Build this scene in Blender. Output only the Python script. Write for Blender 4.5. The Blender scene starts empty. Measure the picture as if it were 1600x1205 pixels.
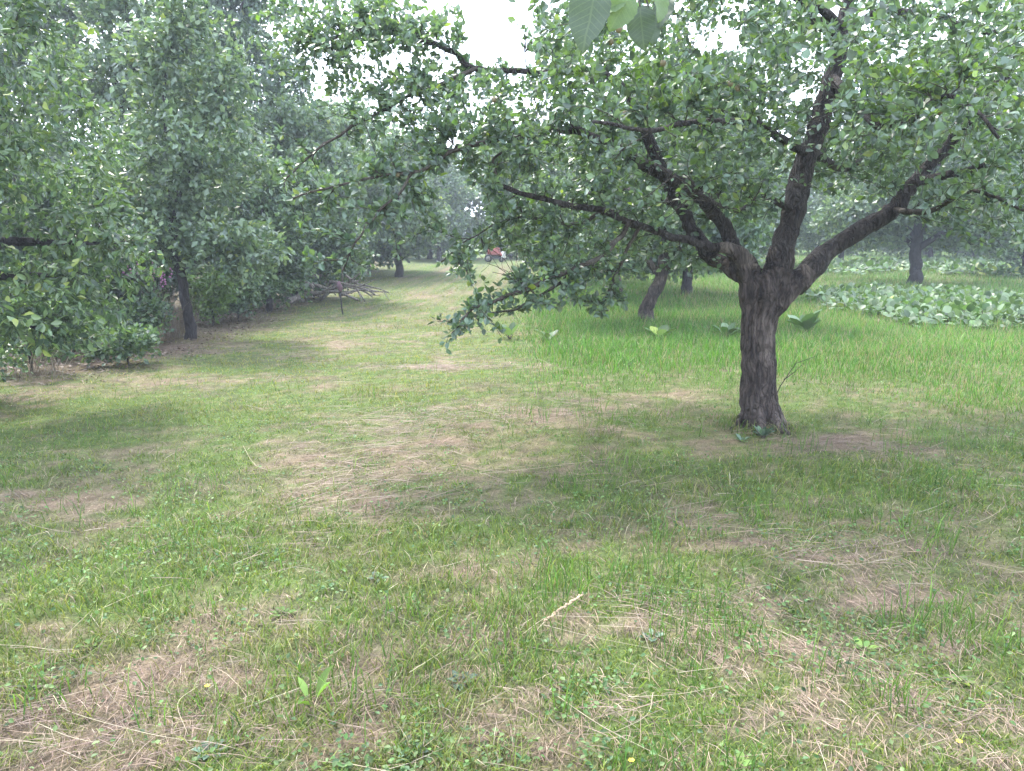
import bpy, math
import numpy as np
from mathutils import Vector, Matrix

S = bpy.context.scene
COL = S.collection
rng = np.random.default_rng(7)

# ------------------------------------------------------------------ camera, sky, sun
F = 1203.0; CX = 800.0; CY = 602.5
PITCH = math.radians(11.4); CAMH = 1.6
cd = bpy.data.cameras.new('camera'); cam = bpy.data.objects.new('camera', cd); COL.objects.link(cam)
cam.location = (0, 0, CAMH); cam.rotation_euler = (math.pi/2 - PITCH, 0, 0)
cd.sensor_width = 36; cd.lens = 36*F/1600; cd.clip_start = 0.05; cd.clip_end = 2000
cd.dof.use_dof = False
S.camera = cam

SUN_EL = math.radians(58)
sun_to = Vector((-0.50, 0.72, 0)).normalized()*math.cos(SUN_EL) + Vector((0, 0, math.sin(SUN_EL)))
w = bpy.data.worlds.new('World'); S.world = w; w.use_nodes = True
nt = w.node_tree; nt.nodes.clear()
sky = nt.nodes.new('ShaderNodeTexSky'); sky.sky_type = 'NISHITA'; sky.sun_disc = False
sky.sun_elevation = SUN_EL; sky.sun_rotation = math.atan2(sun_to.x, sun_to.y)
sky.air_density = 1.0; sky.dust_density = 3.0; sky.ozone_density = 1.0
mixc = nt.nodes.new('ShaderNodeMix'); mixc.data_type = 'RGBA'
tc = nt.nodes.new('ShaderNodeTexCoord')
cn = nt.nodes.new('ShaderNodeTexNoise'); cn.inputs['Scale'].default_value = 2.2; cn.inputs['Detail'].default_value = 5
nt.links.new(tc.outputs['Generated'], cn.inputs['Vector'])
cr = nt.nodes.new('ShaderNodeMapRange'); cr.inputs['From Min'].default_value = .35; cr.inputs['From Max'].default_value = .65
cr.inputs['To Min'].default_value = .62; cr.inputs['To Max'].default_value = .92
nt.links.new(cn.outputs['Fac'], cr.inputs['Value']); nt.links.new(cr.outputs[0], mixc.inputs['Factor'])
nt.links.new(sky.outputs[0], mixc.inputs['A'])
mixc.inputs['B'].default_value = (8.2, 9.0, 10.7, 1)       # thin bright cloud
bg = nt.nodes.new('ShaderNodeBackground'); bg.inputs['Strength'].default_value = 0.115
wo = nt.nodes.new('ShaderNodeOutputWorld')
nt.links.new(mixc.outputs['Result'], bg.inputs['Color']); nt.links.new(bg.outputs[0], wo.inputs[0])
sl = bpy.data.lights.new('sun', 'SUN'); sl.energy = 2.1; sl.angle = math.radians(9); sl.color = (1, .96, .88)
so = bpy.data.objects.new('sun', sl); COL.objects.link(so)
so.rotation_euler = (-sun_to).to_track_quat('-Z', 'Y').to_euler(); so.location = (0, 0, 30)
S.view_settings.view_transform = 'Standard'; S.view_settings.look = 'None'
S.view_settings.gamma = 1; S.view_settings.use_curve_mapping = False
S.view_settings.exposure = 2.25
S.cycles.max_bounces = 8; S.cycles.diffuse_bounces = 4; S.cycles.transmission_bounces = 6
S.cycles.volume_bounces = 0; S.cycles.transparent_max_bounces = 8
S.cycles.use_denoising = True

HAZE_DENSITY = 0.0021

# ------------------------------------------------------------------ geometry of the view
cp, sp = math.cos(PITCH), math.sin(PITCH)
def at(px, py, d):
    """world point on the ray through photo pixel (px,py) at distance d along y"""
    x = (np.asarray(px, float) - CX)/F; v = (CY - np.asarray(py, float))/F
    dy = cp + v*sp; dz = -sp + v*cp
    return np.stack([x/dy*d, np.ones_like(x)*d, CAMH + dz/dy*d], -1)
def ground_at(px, py):
    v = (CY - py)/F; dy = cp + v*sp; dz = -sp + v*cp
    t = -CAMH/dz
    return np.array([(px - CX)/F*t, dy*t, 0.0])

# ------------------------------------------------------------------ noise in numpy
_perm = np.random.default_rng(3).random((256, 256))
def vnoise(x, y, s=1.0, seed=0):
    x = np.asarray(x)*s + seed*17.3; y = np.asarray(y)*s + seed*9.7
    xi = np.floor(x).astype(int); yi = np.floor(y).astype(int)
    fx = x - xi; fy = y - yi; fx = fx*fx*(3-2*fx); fy = fy*fy*(3-2*fy)
    a = _perm[xi & 255, yi & 255]; b = _perm[(xi+1) & 255, yi & 255]
    c = _perm[xi & 255, (yi+1) & 255]; d = _perm[(xi+1) & 255, (yi+1) & 255]
    return (a*(1-fx)+b*fx)*(1-fy) + (c*(1-fx)+d*fx)*fy
def fbm(x, y, s=1.0, seed=0, o=4):
    t = 0; a = .5; n = 0
    for k in range(o):
        t = t + a*vnoise(x, y, s*2**k, seed+k*3); n += a; a *= .5
    return t/n
def sstep(a, b, x): 
    t = np.clip((x-a)/(b-a), 0, 1); return t*t*(3-2*t)

def ground_z(x, y):
    return (fbm(x, y, .35, 5)-.5)*.10 + (fbm(x, y, 2.2, 8, 2)-.5)*.035

# straw patches: photo pixel centre, half-width in metres across / along the view, strength
DRY = [(600,705,.75,.7,1.0),(545,780,.55,.5,.9),(840,645,.9,.45,1.0),(800,665,1.3,.6,.5),(1320,700,.55,.35,.9),
       (1110,810,.35,.35,.9),(1280,860,.40,.28,.9),(690,575,.9,.35,.8),(750,760,.9,.45,.6),(1190,700,.7,.45,.55),
       (560,1110,.35,.22,1.0),(250,1120,.55,.25,.9),(120,1180,.6,.25,.9),(720,1140,.35,.25,.7),(1080,950,.35,.22,.8),
       (1430,950,.35,.22,.7),(1540,1150,.25,.22,.8),(290,1000,.2,.15,.7),(230,690,.5,.5,.5),(220,600,.7,.7,.5),
       (880,1060,.4,.2,.6),(900,1150,.3,.2,.7),(1300,1010,.3,.2,.5),(60,790,.6,.5,.5),(120,560,1.2,.9,1.0),(60,600,.7,.6,.8),
       (1500,640,.8,.7,.4),(330,520,1.0,1.0,.5),(250,545,1.2,1.2,.9),(500,540,1.6,1.0,.45),(600,490,2.0,3.0,.45),
       (680,450,2.5,6.0,.5),(770,425,3,8.,.5),(1200,560,.5,.5,.2),(960,680,.8,.4,.5),(430,900,.4,.25,.3)]
_dg = [(ground_at(a, b), c, d, s) for a, b, c, d, s in DRY]
def dryness(x, y):
    wx = x + (fbm(x, y, 1.3, 21)-.5)*1.0; wy = y + (fbm(x, y, 1.3, 31)-.5)*1.0
    t = np.zeros_like(x)
    for g, a, b, s in _dg:
        t = np.maximum(t, s*np.exp(-(((wx-g[0])/a)**2 + ((wy-g[1])/b)**2)))
    n = fbm(x, y, 1.6, 41); n2 = fbm(x, y, 7., 51, 3)
    n3 = fbm(x*.8 - y*.3, y*1.5, 11., 57, 3)
    near = 1 - sstep(2.4, 5.5, y)
    t = t*(.75-.35*near) + (n-.46)*1.2 + (n2-.5)*1.2 + (n3-.5)*1.5
    return np.clip(t + near*.24, 0, 1)

def tallness(x, y):
    """0 mown, 1 tall meadow grass (right of the mown strip, beyond the apple tree)"""
    edge_x = -0.45 + 0.02*(y-9) + (fbm(x, y, .8, 61)-.5)*.8
    t = sstep(0, 1.3, x - edge_x)*sstep(7.2, 10.6, y + (fbm(x, y, .9, 63)-.5)*2.4 + np.clip(x-2, 0, 9)*.10)
    t2 = sstep(3.2, 4.4, x)*sstep(5.8, 7.4, y)*.4
    return np.maximum(t, t2)

# ------------------------------------------------------------------ helpers
def tag(o, label=None, cat=None, group=None, kind=None):
    if label: o['label'] = label
    if cat: o['category'] = cat
    if group: o['group'] = group
    if kind: o['kind'] = kind
    return o
def empty(name, loc, label=None, cat=None, group=None):
    o = bpy.data.objects.new(name, None); COL.objects.link(o); o.location = tuple(float(v) for v in loc)
    o.empty_display_size = .2
    return tag(o, label, cat, group)
def mesh_from(name, V, faces, col=None, smooth=False):
    """V (n,3); faces: list of (m,k) int arrays; col (n,3) vertex colours"""
    me = bpy.data.meshes.new(name)
    V = np.asarray(V, np.float32)
    me.vertices.add(len(V)); me.vertices.foreach_set('co', V.ravel())
    idx = np.concatenate([f.ravel() for f in faces]).astype(np.int32)
    tot = np.concatenate([np.full(len(f), f.shape[1]) for f in faces]).astype(np.int32)
    st = np.concatenate([[0], np.cumsum(tot)[:-1]]).astype(np.int32)
    me.loops.add(len(idx)); me.loops.foreach_set('vertex_index', idx)
    me.polygons.add(len(tot)); me.polygons.foreach_set('loop_start', st)
    me.polygons.foreach_set('use_smooth', np.full(len(tot), smooth, bool))
    if col is not None:
        a = me.color_attributes.new('Col', 'FLOAT_COLOR', 'POINT')
        c = np.ones((len(V), 4), np.float32); c[:, :3] = col
        a.data.foreach_set('color', c.ravel())
    me.update(calc_edges=True)
    return me
def link(name, me, mat, parent=None, kind=None):
    o = bpy.data.objects.new(name, me); COL.objects.link(o)
    if mat and not me.materials: me.materials.append(mat)
    if parent:
        o.parent = parent
        o.matrix_parent_inverse = Matrix.Translation(parent.location).inverted() if parent.type == 'EMPTY' and not parent.parent else Matrix.Identity(4)
    if kind: o['kind'] = kind
    return o

# ------------------------------------------------------------------ materials
def new_mat(name):
    m = bpy.data.materials.new(name); m.use_nodes = True
    return m, m.node_tree, m.node_tree.nodes['Principled BSDF'], m.node_tree.nodes['Material Output']
def leaf_mat(name, gloss=.38, trans=.32, spec=.75, tint=(1.35, 1.5, .55)):
    m, nt, b, out = new_mat(name)
    at_ = nt.nodes.new('ShaderNodeAttribute'); at_.attribute_name = 'Col'
    tcn = nt.nodes.new('ShaderNodeTexCoord')
    no = nt.nodes.new('ShaderNodeTexNoise'); no.inputs['Scale'].default_value = 35; nt.links.new(tcn.outputs['Object'], no.inputs['Vector'])
    mr = nt.nodes.new('ShaderNodeMapRange'); mr.inputs['To Min'].default_value = .8; mr.inputs['To Max'].default_value = 1.2
    nt.links.new(no.outputs['Fac'], mr.inputs['Value'])
    mu = nt.nodes.new('ShaderNodeVectorMath'); mu.operation = 'SCALE'
    nt.links.new(at_.outputs['Color'], mu.inputs[0]); nt.links.new(mr.outputs[0], mu.inputs['Scale'])
    nt.links.new(mu.outputs[0], b.inputs['Base Color'])
    b.inputs['Roughness'].default_value = gloss; b.inputs['Specular IOR Level'].default_value = spec
    tr = nt.nodes.new('ShaderNodeBsdfTranslucent')
    m2 = nt.nodes.new('ShaderNodeVectorMath'); m2.operation = 'MULTIPLY'; m2.inputs[1].default_value = tint
    nt.links.new(mu.outputs[0], m2.inputs[0]); nt.links.new(m2.outputs[0], tr.inputs['Color'])
    ms = nt.nodes.new('ShaderNodeMixShader'); ms.inputs[0].default_value = trans
    nt.links.new(b.outputs[0], ms.inputs[1]); nt.links.new(tr.outputs[0], ms.inputs[2]); nt.links.new(ms.outputs[0], out.inputs[0])
    return m
M_LEAF = leaf_mat('leaf_green')
M_GRASS = leaf_mat('grass_blade', gloss=.5, trans=.35, spec=.3, tint=(1.3, 1.4, .7))
M_STRAW = leaf_mat('dry_straw', gloss=.55, trans=.1, spec=.3, tint=(1, 1, 1))
def bark_mat(name, c1, c2, c3, scale=1.0, bump=.6):
    m, nt, b, out = new_mat(name)
    tcn = nt.nodes.new('ShaderNodeTexCoord'); mp = nt.nodes.new('ShaderNodeMapping'); mp.inputs['Scale'].default_value = (1, 1, .20)
    nt.links.new(tcn.outputs['Object'], mp.inputs['Vector'])
    n1 = nt.nodes.new('ShaderNodeTexNoise'); n1.inputs['Scale'].default_value = 26*scale; n1.inputs['Detail'].default_value = 8; n1.inputs['Roughness'].default_value = .7
    nt.links.new(mp.outputs[0], n1.inputs['Vector'])
    n2 = nt.nodes.new('ShaderNodeTexNoise'); n2.inputs['Scale'].default_value = 5*scale; n2.inputs['Detail'].default_value = 5
    nt.links.new(tcn.outputs['Object'], n2.inputs['Vector'])
    vo = nt.nodes.new('ShaderNodeTexVoronoi'); vo.feature = 'DISTANCE_TO_EDGE'; vo.inputs['Scale'].default_value = 30*scale
    nt.links.new(mp.outputs[0], vo.inputs['Vector'])
    r1 = nt.nodes.new('ShaderNodeValToRGB'); r1.color_ramp.elements[0].position = .32; r1.color_ramp.elements[1].position = .66
    r1.color_ramp.elements[0].color = (*c1, 1); r1.color_ramp.elements[1].color = (*c2, 1)
    nt.links.new(n1.outputs['Fac'], r1.inputs[0])
    r2 = nt.nodes.new('ShaderNodeMapRange'); r2.inputs['From Min'].default_value = .5; r2.inputs['From Max'].default_value = .66
    nt.links.new(n2.outputs['Fac'], r2.inputs['Value'])
    mx = nt.nodes.new('ShaderNodeMix'); mx.data_type = 'RGBA'; mx.inputs['B'].default_value = (*c3, 1)
    nt.links.new(r2.outputs[0], mx.inputs['Factor']); nt.links.new(r1.outputs[0], mx.inputs['A'])
    fi = nt.nodes.new('ShaderNodeMapRange'); fi.inputs['From Max'].default_value = .16; fi.inputs['To Min'].default_value = .5; fi.inputs['To Max'].default_value = 1.1
    wn = nt.nodes.new('ShaderNodeMapping'); wn.inputs['Scale'].default_value = (1, 1, .09)
    ws = nt.nodes.new('ShaderNodeVectorMath'); ws.operation = 'SCALE'; ws.inputs['Scale'].default_value = .16; nt.links.new(n2.outputs['Color'], ws.inputs[0])
    wa = nt.nodes.new('ShaderNodeVectorMath'); nt.links.new(tcn.outputs['Object'], wa.inputs[0]); nt.links.new(ws.outputs[0], wa.inputs[1]); nt.links.new(wa.outputs[0], wn.inputs['Vector'])
    v2 = nt.nodes.new('ShaderNodeTexVoronoi'); v2.feature = 'DISTANCE_TO_EDGE'; v2.inputs['Scale'].default_value = 26*scale; nt.links.new(wn.outputs[0], v2.inputs['Vector'])
    nt.links.new(v2.outputs['Distance'], fi.inputs['Value'])
    fm_ = nt.nodes.new('ShaderNodeVectorMath'); fm_.operation = 'SCALE'; nt.links.new(mx.outputs['Result'], fm_.inputs[0]); nt.links.new(fi.outputs[0], fm_.inputs['Scale'])
    nt.links.new(fm_.outputs[0], b.inputs['Base Color'])
    b.inputs['Roughness'].default_value = .85; b.inputs['Specular IOR Level'].default_value = .25
    ad = nt.nodes.new('ShaderNodeMath'); ad.operation = 'MULTIPLY_ADD'; ad.inputs[1].default_value = 2.2
    nt.links.new(v2.outputs['Distance'], ad.inputs[0]); nt.links.new(n1.outputs['Fac'], ad.inputs[2])
    bp = nt.nodes.new('ShaderNodeBump'); bp.inputs['Strength'].default_value = bump; bp.inputs['Distance'].default_value = .02
    nt.links.new(ad.outputs[0], bp.inputs['Height']); nt.links.new(bp.outputs[0], b.inputs['Normal'])
    return m
M_BARK = bark_mat('apple_bark', (.016, .013, .013), (.095, .075, .066), (.14, .115, .10), 1.0, 1.0)
M_TWIG = bark_mat('twig_bark', (.025, .021, .018), (.08, .066, .055), (.11, .10, .085), 1.5, .3)
M_LIMB = bark_mat('limb_bark', (.016, .014, .015), (.075, .062, .058), (.085, .075, .072), 1.3, 1.0)
M_DARKBARK = bark_mat('dark_bark', (.018, .015, .017), (.05, .044, .044), (.04, .036, .04))
M_DEADWOOD = bark_mat('dead_wood', (.10, .085, .075), (.27, .24, .21), (.20, .19, .15))
def plain(name, c, r=.6, metal=0.):
    m, nt, b, out = new_mat(name)
    tcn = nt.nodes.new('ShaderNodeTexCoord')
    no = nt.nodes.new('ShaderNodeTexNoise'); no.inputs['Scale'].default_value = 12; no.inputs['Detail'].default_value = 4
    nt.links.new(tcn.outputs['Object'], no.inputs['Vector'])
    rp = nt.nodes.new('ShaderNodeValToRGB')
    rp.color_ramp.elements[0].position = .3; rp.color_ramp.elements[1].position = .7
    rp.color_ramp.elements[0].color = (*[v*.75 for v in c], 1); rp.color_ramp.elements[1].color = (*[min(1, v*1.2) for v in c], 1)
    nt.links.new(no.outputs['Fac'], rp.inputs[0]); nt.links.new(rp.outputs[0], b.inputs['Base Color'])
    b.inputs['Roughness'].default_value = r; b.inputs['Metallic'].default_value = metal
    return m

# ground: vertex colour (soil, thatch, green turf) times fine grain
M_GROUND, nt, b, out = new_mat('ground_soil_and_thatch')
a_ = nt.nodes.new('ShaderNodeAttribute'); a_.attribute_name = 'Col'
tcn = nt.nodes.new('ShaderNodeTexCoord')
n1 = nt.nodes.new('ShaderNodeTexNoise'); n1.inputs['Scale'].default_value = 60; n1.inputs['Detail'].default_value = 8; n1.inputs['Roughness'].default_value = .75
n2 = nt.nodes.new('ShaderNodeTexNoise'); n2.inputs['Scale'].default_value = 9; n2.inputs['Detail'].default_value = 6
nt.links.new(tcn.outputs['Object'], n1.inputs['Vector']); nt.links.new(tcn.outputs['Object'], n2.inputs['Vector'])
r1 = nt.nodes.new('ShaderNodeMapRange'); r1.inputs['From Min'].default_value = .3; r1.inputs['From Max'].default_value = .7; r1.inputs['To Min'].default_value = .35; r1.inputs['To Max'].default_value = 1.55
nt.links.new(n1.outputs['Fac'], r1.inputs['Value'])
r2 = nt.nodes.new('ShaderNodeMapRange'); r2.inputs['From Min'].default_value = .3; r2.inputs['From Max'].default_value = .7; r2.inputs['To Min'].default_value = .7; r2.inputs['To Max'].default_value = 1.3
nt.links.new(n2.outputs['Fac'], r2.inputs['Value'])
mm = nt.nodes.new('ShaderNodeMath'); mm.operation = 'MULTIPLY'; nt.links.new(r1.outputs[0], mm.inputs[0]); nt.links.new(r2.outputs[0], mm.inputs[1])
sc = nt.nodes.new('ShaderNodeVectorMath'); sc.operation = 'SCALE'; nt.links.new(a_.outputs['Color'], sc.inputs[0]); nt.links.new(mm.outputs[0], sc.inputs['Scale'])
nt.links.new(sc.outputs[0], b.inputs['Base Color']); b.inputs['Roughness'].default_value = .95; b.inputs['Specular IOR Level'].default_value = .1
bp = nt.nodes.new('ShaderNodeBump'); bp.inputs['Strength'].default_value = .8; bp.inputs['Distance'].default_value = .02
nt.links.new(n1.outputs['Fac'], bp.inputs['Height']); nt.links.new(bp.outputs[0], b.inputs['Normal'])

# ------------------------------------------------------------------ ground sheet to the horizon
def axis(lo, hi, step, far, grow=1.25):
    a = list(np.arange(lo, hi, step)); s = step
    while a[-1] < far: s *= grow; a.append(a[-1]+s)
    s = step; b_ = [lo]
    while b_[-1] > -far: s *= grow; b_.append(b_[-1]-s)
    return np.array(b_[:0:-1] + a)
gx = axis(-8, 8, .1, 180); gy = axis(1, 14, .09, 180)
X, Y = np.meshgrid(gx, gy); Z = ground_z(X, Y)
V = np.stack([X.ravel(), Y.ravel(), Z.ravel()], -1)
nx, ny = len(gx), len(gy)
i = (np.arange(ny-1)[:, None]*nx + np.arange(nx-1)[None]).ravel()
Fq = np.stack([i, i+1, i+nx+1, i+nx], -1)
def ground_col(x, y):
    d = dryness(x, y)[:, None]; t = tallness(x, y)[:, None]
    turf = np.array([.078, .112, .034]); thatch = np.array([.205, .150, .112]); soil = np.array([.085, .068, .055])
    far = sstep(14, 40, y)[:, None]
    g = turf*(1-far) + np.array([.085, .13, .04])*far
    c = g*(1-d*.9) + thatch*d*.9
    s = sstep(.55, .72, fbm(x, y, 3.1, 71))[:, None]*.4*(1-t)
    c = c*(1-s) + soil*s
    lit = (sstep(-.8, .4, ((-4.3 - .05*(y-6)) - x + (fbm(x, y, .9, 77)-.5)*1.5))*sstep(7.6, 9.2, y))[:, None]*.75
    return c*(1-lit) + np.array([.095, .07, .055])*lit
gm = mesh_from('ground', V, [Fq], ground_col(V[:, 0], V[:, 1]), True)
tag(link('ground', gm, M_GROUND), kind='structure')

# ------------------------------------------------------------------ grass blades
GREENS = np.array([[.090, .150, .032], [.115, .175, .040], [.155, .195, .052], [.066, .125, .034], [.18, .20, .065]])
STRAWS = np.array([[.34, .28, .19], [.28, .23, .155], [.38, .33, .25], [.22, .18, .14], [.27, .205, .165]])
def blades(P, h, wd, lean, col, seg=2, az=None, facing=None):
    n = len(P)
    if az is None: az = rng.random(n)*2*math.pi
    if facing is None: facing = rng.random(n)*2*math.pi
    ld = np.stack([np.cos(az), np.sin(az), np.zeros(n)], -1)
    sd = np.stack([np.cos(facing), np.sin(facing), np.zeros(n)], -1)*(wd/2)[:, None]
    up = np.array([0, 0, 1.])
    def pt(t):
        return P + ld*(lean*h*t**1.8)[:, None] + up*(h*(t - .35*lean*t**2.2).clip(.01))[:, None]
    if seg == 1:
        Vv = np.stack([P - sd, P + sd, pt(1.0*np.ones(n))], 1).reshape(-1, 3)
        Ff = np.arange(3*n).reshape(n, 3); fs = [Ff]; k = 3
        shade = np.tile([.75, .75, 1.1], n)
    else:
        m_ = pt(.55*np.ones(n)); tp = pt(np.ones(n))
        Vv = np.stack([P - sd, P + sd, m_ + sd*.8, m_ - sd*.8, tp], 1).reshape(-1, 3)
        b0 = np.arange(n)[:, None]*5
        fs = [b0 + np.array([0, 1, 2, 3]), b0 + np.array([3, 2, 4])]; k = 5
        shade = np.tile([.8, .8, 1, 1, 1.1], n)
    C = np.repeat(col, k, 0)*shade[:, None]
    return Vv, fs, C

def sample_ground(n, d0, d1, px0=-260, px1=1860):
    d = np.exp(rng.uniform(math.log(d0), math.log(d1), n)); px = rng.uniform(px0, px1, n)
    x = (px-CX)/F*d
    return x, d
def join(name, parts, mat, label, cat):
    Vs, Fs, Cs = [], [], []; off = 0
    for v, fs, c in parts:
        Vs.append(v); Cs.append(c); Fs += [f + off for f in fs]; off += len(v)
    me = mesh_from(name, np.concatenate(Vs), Fs, np.concatenate(Cs))
    return tag(link(name, me, mat), label, cat, kind='stuff')
def pick(pal, n, var=.25):
    return pal[rng.integers(0, len(pal), n)]*(1 + rng.normal(0, var, (n, 1))).clip(.45, 1.7)
def bank(x, y):     # bare leaf-litter bank under the left-hand trees
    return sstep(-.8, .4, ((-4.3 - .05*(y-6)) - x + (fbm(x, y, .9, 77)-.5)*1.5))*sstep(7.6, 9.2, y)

# short mown grass
x, y = sample_ground(330000, 1.5, 38)
D = dryness(x, y); T = tallness(x, y); Bk = bank(x, y)
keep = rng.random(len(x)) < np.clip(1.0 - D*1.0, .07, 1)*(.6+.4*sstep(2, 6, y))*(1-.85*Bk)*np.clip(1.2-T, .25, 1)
x, y, D, T = x[keep], y[keep], D[keep], T[keep]
n = len(x)
lush = fbm(x, y, 1.1, 81)
tuft = sstep(.52, .68, lush)
h = (.022 + .022*rng.random(n) + tuft*.065*rng.random(n) + np.where(rng.random(n) < .02, .09, 0)*rng.random(n))*(1 + .3*sstep(6, 12, y))
wd = (.0022 + .0020*rng.random(n))*(1 + y*.10)
c = pick(GREENS, n)
yel = sstep(5, 9, y)*sstep(.9, -.6, x)*1.25      # yellower path strip, with its sunnier brightness put into the blade colour
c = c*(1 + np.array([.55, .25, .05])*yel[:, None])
c = c*np.array([1.08, 1.08, .80])
c = c*(1-D[:, None]*.5) + np.array([.20, .17, .085])*D[:, None]*.5
c = c*(1 - tuft[:, None]*.15)
brown = rng.random(n) < .10 + .25*D
c[brown] = pick(STRAWS, brown.sum())*.85
P = np.stack([x, y, ground_z(x, y)], -1)
ln = .3 + .9*rng.random(n); nr = y < 5.5
g1 = [blades(P[q], h[q], wd[q], ln[q], c[q], k) for q, k in ((nr, 2), (~nr, 1))]
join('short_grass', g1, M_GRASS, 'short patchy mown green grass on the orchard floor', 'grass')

# tall meadow grass
x, y = sample_ground(330000, 5.5, 60, 350, 1950)
T = tallness(x, y)
keep = rng.random(len(x)) < T*.95
x, y, T = x[keep], y[keep], T[keep]; n = len(x)
h = (.08 + .21*rng.random(n)**1.2)*(.45 + .8*fbm(x, y, 1.2, 91))*(.25+.75*T)
wd = (.003 + .003*rng.random(n))*(1 + y*.06)
c = pick(GREENS[[0, 1, 3, 1, 2]], n)*np.array([.80, 1.18, .85])
hz = fbm(x, y, .5, 95)[:, None]
c = c*(.75 + .5*hz)
br = rng.random(n) < .12 + .12*sstep(2.8, 4.5, x)
c[br] = np.array([.25, .21, .13])*(1 + rng.normal(0, .2, (br.sum(), 1)))
P = np.stack([x, y, ground_z(x, y)], -1)
ln = .15 + .6*rng.random(n); nr = y < 11
g2 = [blades(P[q], h[q], wd[q]*(1 if k == 2 else 1.3), ln[q], c[q], k) for q, k in ((nr, 2), (~nr, 1))]
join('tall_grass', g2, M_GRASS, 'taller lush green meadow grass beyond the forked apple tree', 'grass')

# scattered taller blades and seed stems in the foreground (clumped)
x, y = sample_ground(26000, 2.0, 9)
cl = fbm(x, y, 2.2, 101)
keep = rng.random(len(x)) < sstep(.50, .66, cl)*np.where(x > .1, 1, .35)
x, y = x[keep], y[keep]; n = len(x)
P = np.stack([x, y, ground_z(x, y)], -1)
h = .07 + .13*rng.random(n)
g3 = blades(P, h, .003 + .0025*rng.random(n), .15 + .5*rng.random(n), pick(GREENS[[0, 1, 3]], n)*np.array([.9, 1.05, .9]), 2)
join('long_grass_blades', [g3], M_GRASS, 'loose upright longer grass blades poking up through the mown turf', 'grass')

# straw: long dead stems lying flat
def straw(P, L, wd, az, col, lift=.015, bend=.16):
    n = len(P); K = 4
    d0 = np.stack([np.cos(az), np.sin(az)], -1); pr = np.stack([-d0[:, 1], d0[:, 0]], -1)
    bnd = rng.normal(0, bend, n); Vs = []
    hs = np.abs(rng.normal(0, 1, (n, 3)))*lift*np.array([1, 1, .35])
    for k in range(K):
        t = k/(K-1) - .5
        q = P[:, :2] + d0*(L*t)[:, None] + pr*(bnd*L*(t*t-.08))[:, None]
        z = ground_z(q[:, 0], q[:, 1]) + .006 + hs[:, 0]*(.5+t) + hs[:, 1]*(.5-t)+hs[:, 2]*(1-4*t*t)
        wv = pr*(wd*(.5 if k in (0, K-1) else 1)/2)[:, None]
        Vs.append(np.concatenate([q-wv, z[:, None]], 1)); Vs.append(np.concatenate([q+wv, (z+wd*.5)[:, None]], 1))
    Vv = np.stack(Vs, 1).reshape(-1, 3); b0 = np.arange(n)[:, None]*(2*K)
    fs = [b0 + np.array([2*k, 2*k+1, 2*k+3, 2*k+2]) for k in range(K-1)]
    return Vv, fs, np.repeat(col, 2*K, 0)
x, y = sample_ground(170000, 1.5, 22)
D = dryness(x, y); keep = rng.random(len(x)) < (.10 + D**1.3)*(1-tallness(x, y)*.9)
x, y, D = x[keep], y[keep], D[keep]; n = len(x)
flow = fbm(x, y, .5, 111)*math.pi*2.2
az = flow + rng.normal(0, .7, n)
P = np.stack([x, y], -1)
s1 = straw(P, (.025 + .08*rng.random(n)**2)*(1+y*.05), (.0008 + .0009*rng.random(n))*(1+y*.10), az, pick(STRAWS, n, .35)*np.array([.68, .60, .60]), lift=.010)
x, y = sample_ground(2300, 1.6, 14)
D = dryness(x, y); keep = rng.random(len(x)) < (.10 + D*.8)*(1-tallness(x, y)*.9)*(.35+.65*sstep(2, 5, y))
x, y = x[keep], y[keep]; n = len(x)
az = np.where(rng.random(n) < .6, rng.normal(.25, .5, n), rng.random(n)*6.28)
s2 = straw(np.stack([x, y], -1), .12 + .33*rng.random(n)**2, (.0009 + .0007*rng.random(n))*(1+y*.09), az, pick(STRAWS, n, .2)*.85, lift=.02, bend=.14)
gs_ = []
for (a, b_, ax_, ay_, k, th) in [(600, 700, .40, .42, 420, .75), (545, 775, .30, .26, 300, .7), (660, 655, .5, .3, 260, .5), (850, 648, .7, .3, 380, .1), (760, 735, .8, .18, 200, .12), (1320, 700, .3, .2, 190, .4), (1110, 812, .2, .2, 160, 1.2),
                           (1285, 858, .22, .13, 170, .5), (1075, 950, .22, .13, 190, .2), (560, 1110, .12, .10, 150, .8), (950, 1125, .22, .10, 110, -.5), (230, 1130, .35, .16, 260, .3), (690, 575, .55, .10, 160, .75), (1500, 1120, .2, .12, 150, .6), (100, 1180, .3, .1, 160, .1), (440, 835, .3, .25, 90, .6)]:
    g_ = ground_at(a, b_); gs_.append(np.column_stack([g_[0]+rng.normal(0, ax_, k), g_[1]+rng.normal(0, ay_, k), rng.normal(th, .75, k), np.full(k, g_[1])]))
gs_ = np.concatenate(gs_); n = len(gs_)
s3 = straw(gs_[:, :2], (.08 + .18*rng.random(n))*(.5+gs_[:, 3]*.12), (.0008 + .0008*rng.random(n))*(.8+gs_[:, 3]*.12), gs_[:, 2], pick(STRAWS, n, .4)*np.array([.60, .53, .56]), lift=.014, bend=.12)
join('dry_straw', [s1, s2, s3], M_STRAW, 'pale dead straw and cut stems lying flat on the turf', 'straw')

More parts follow.
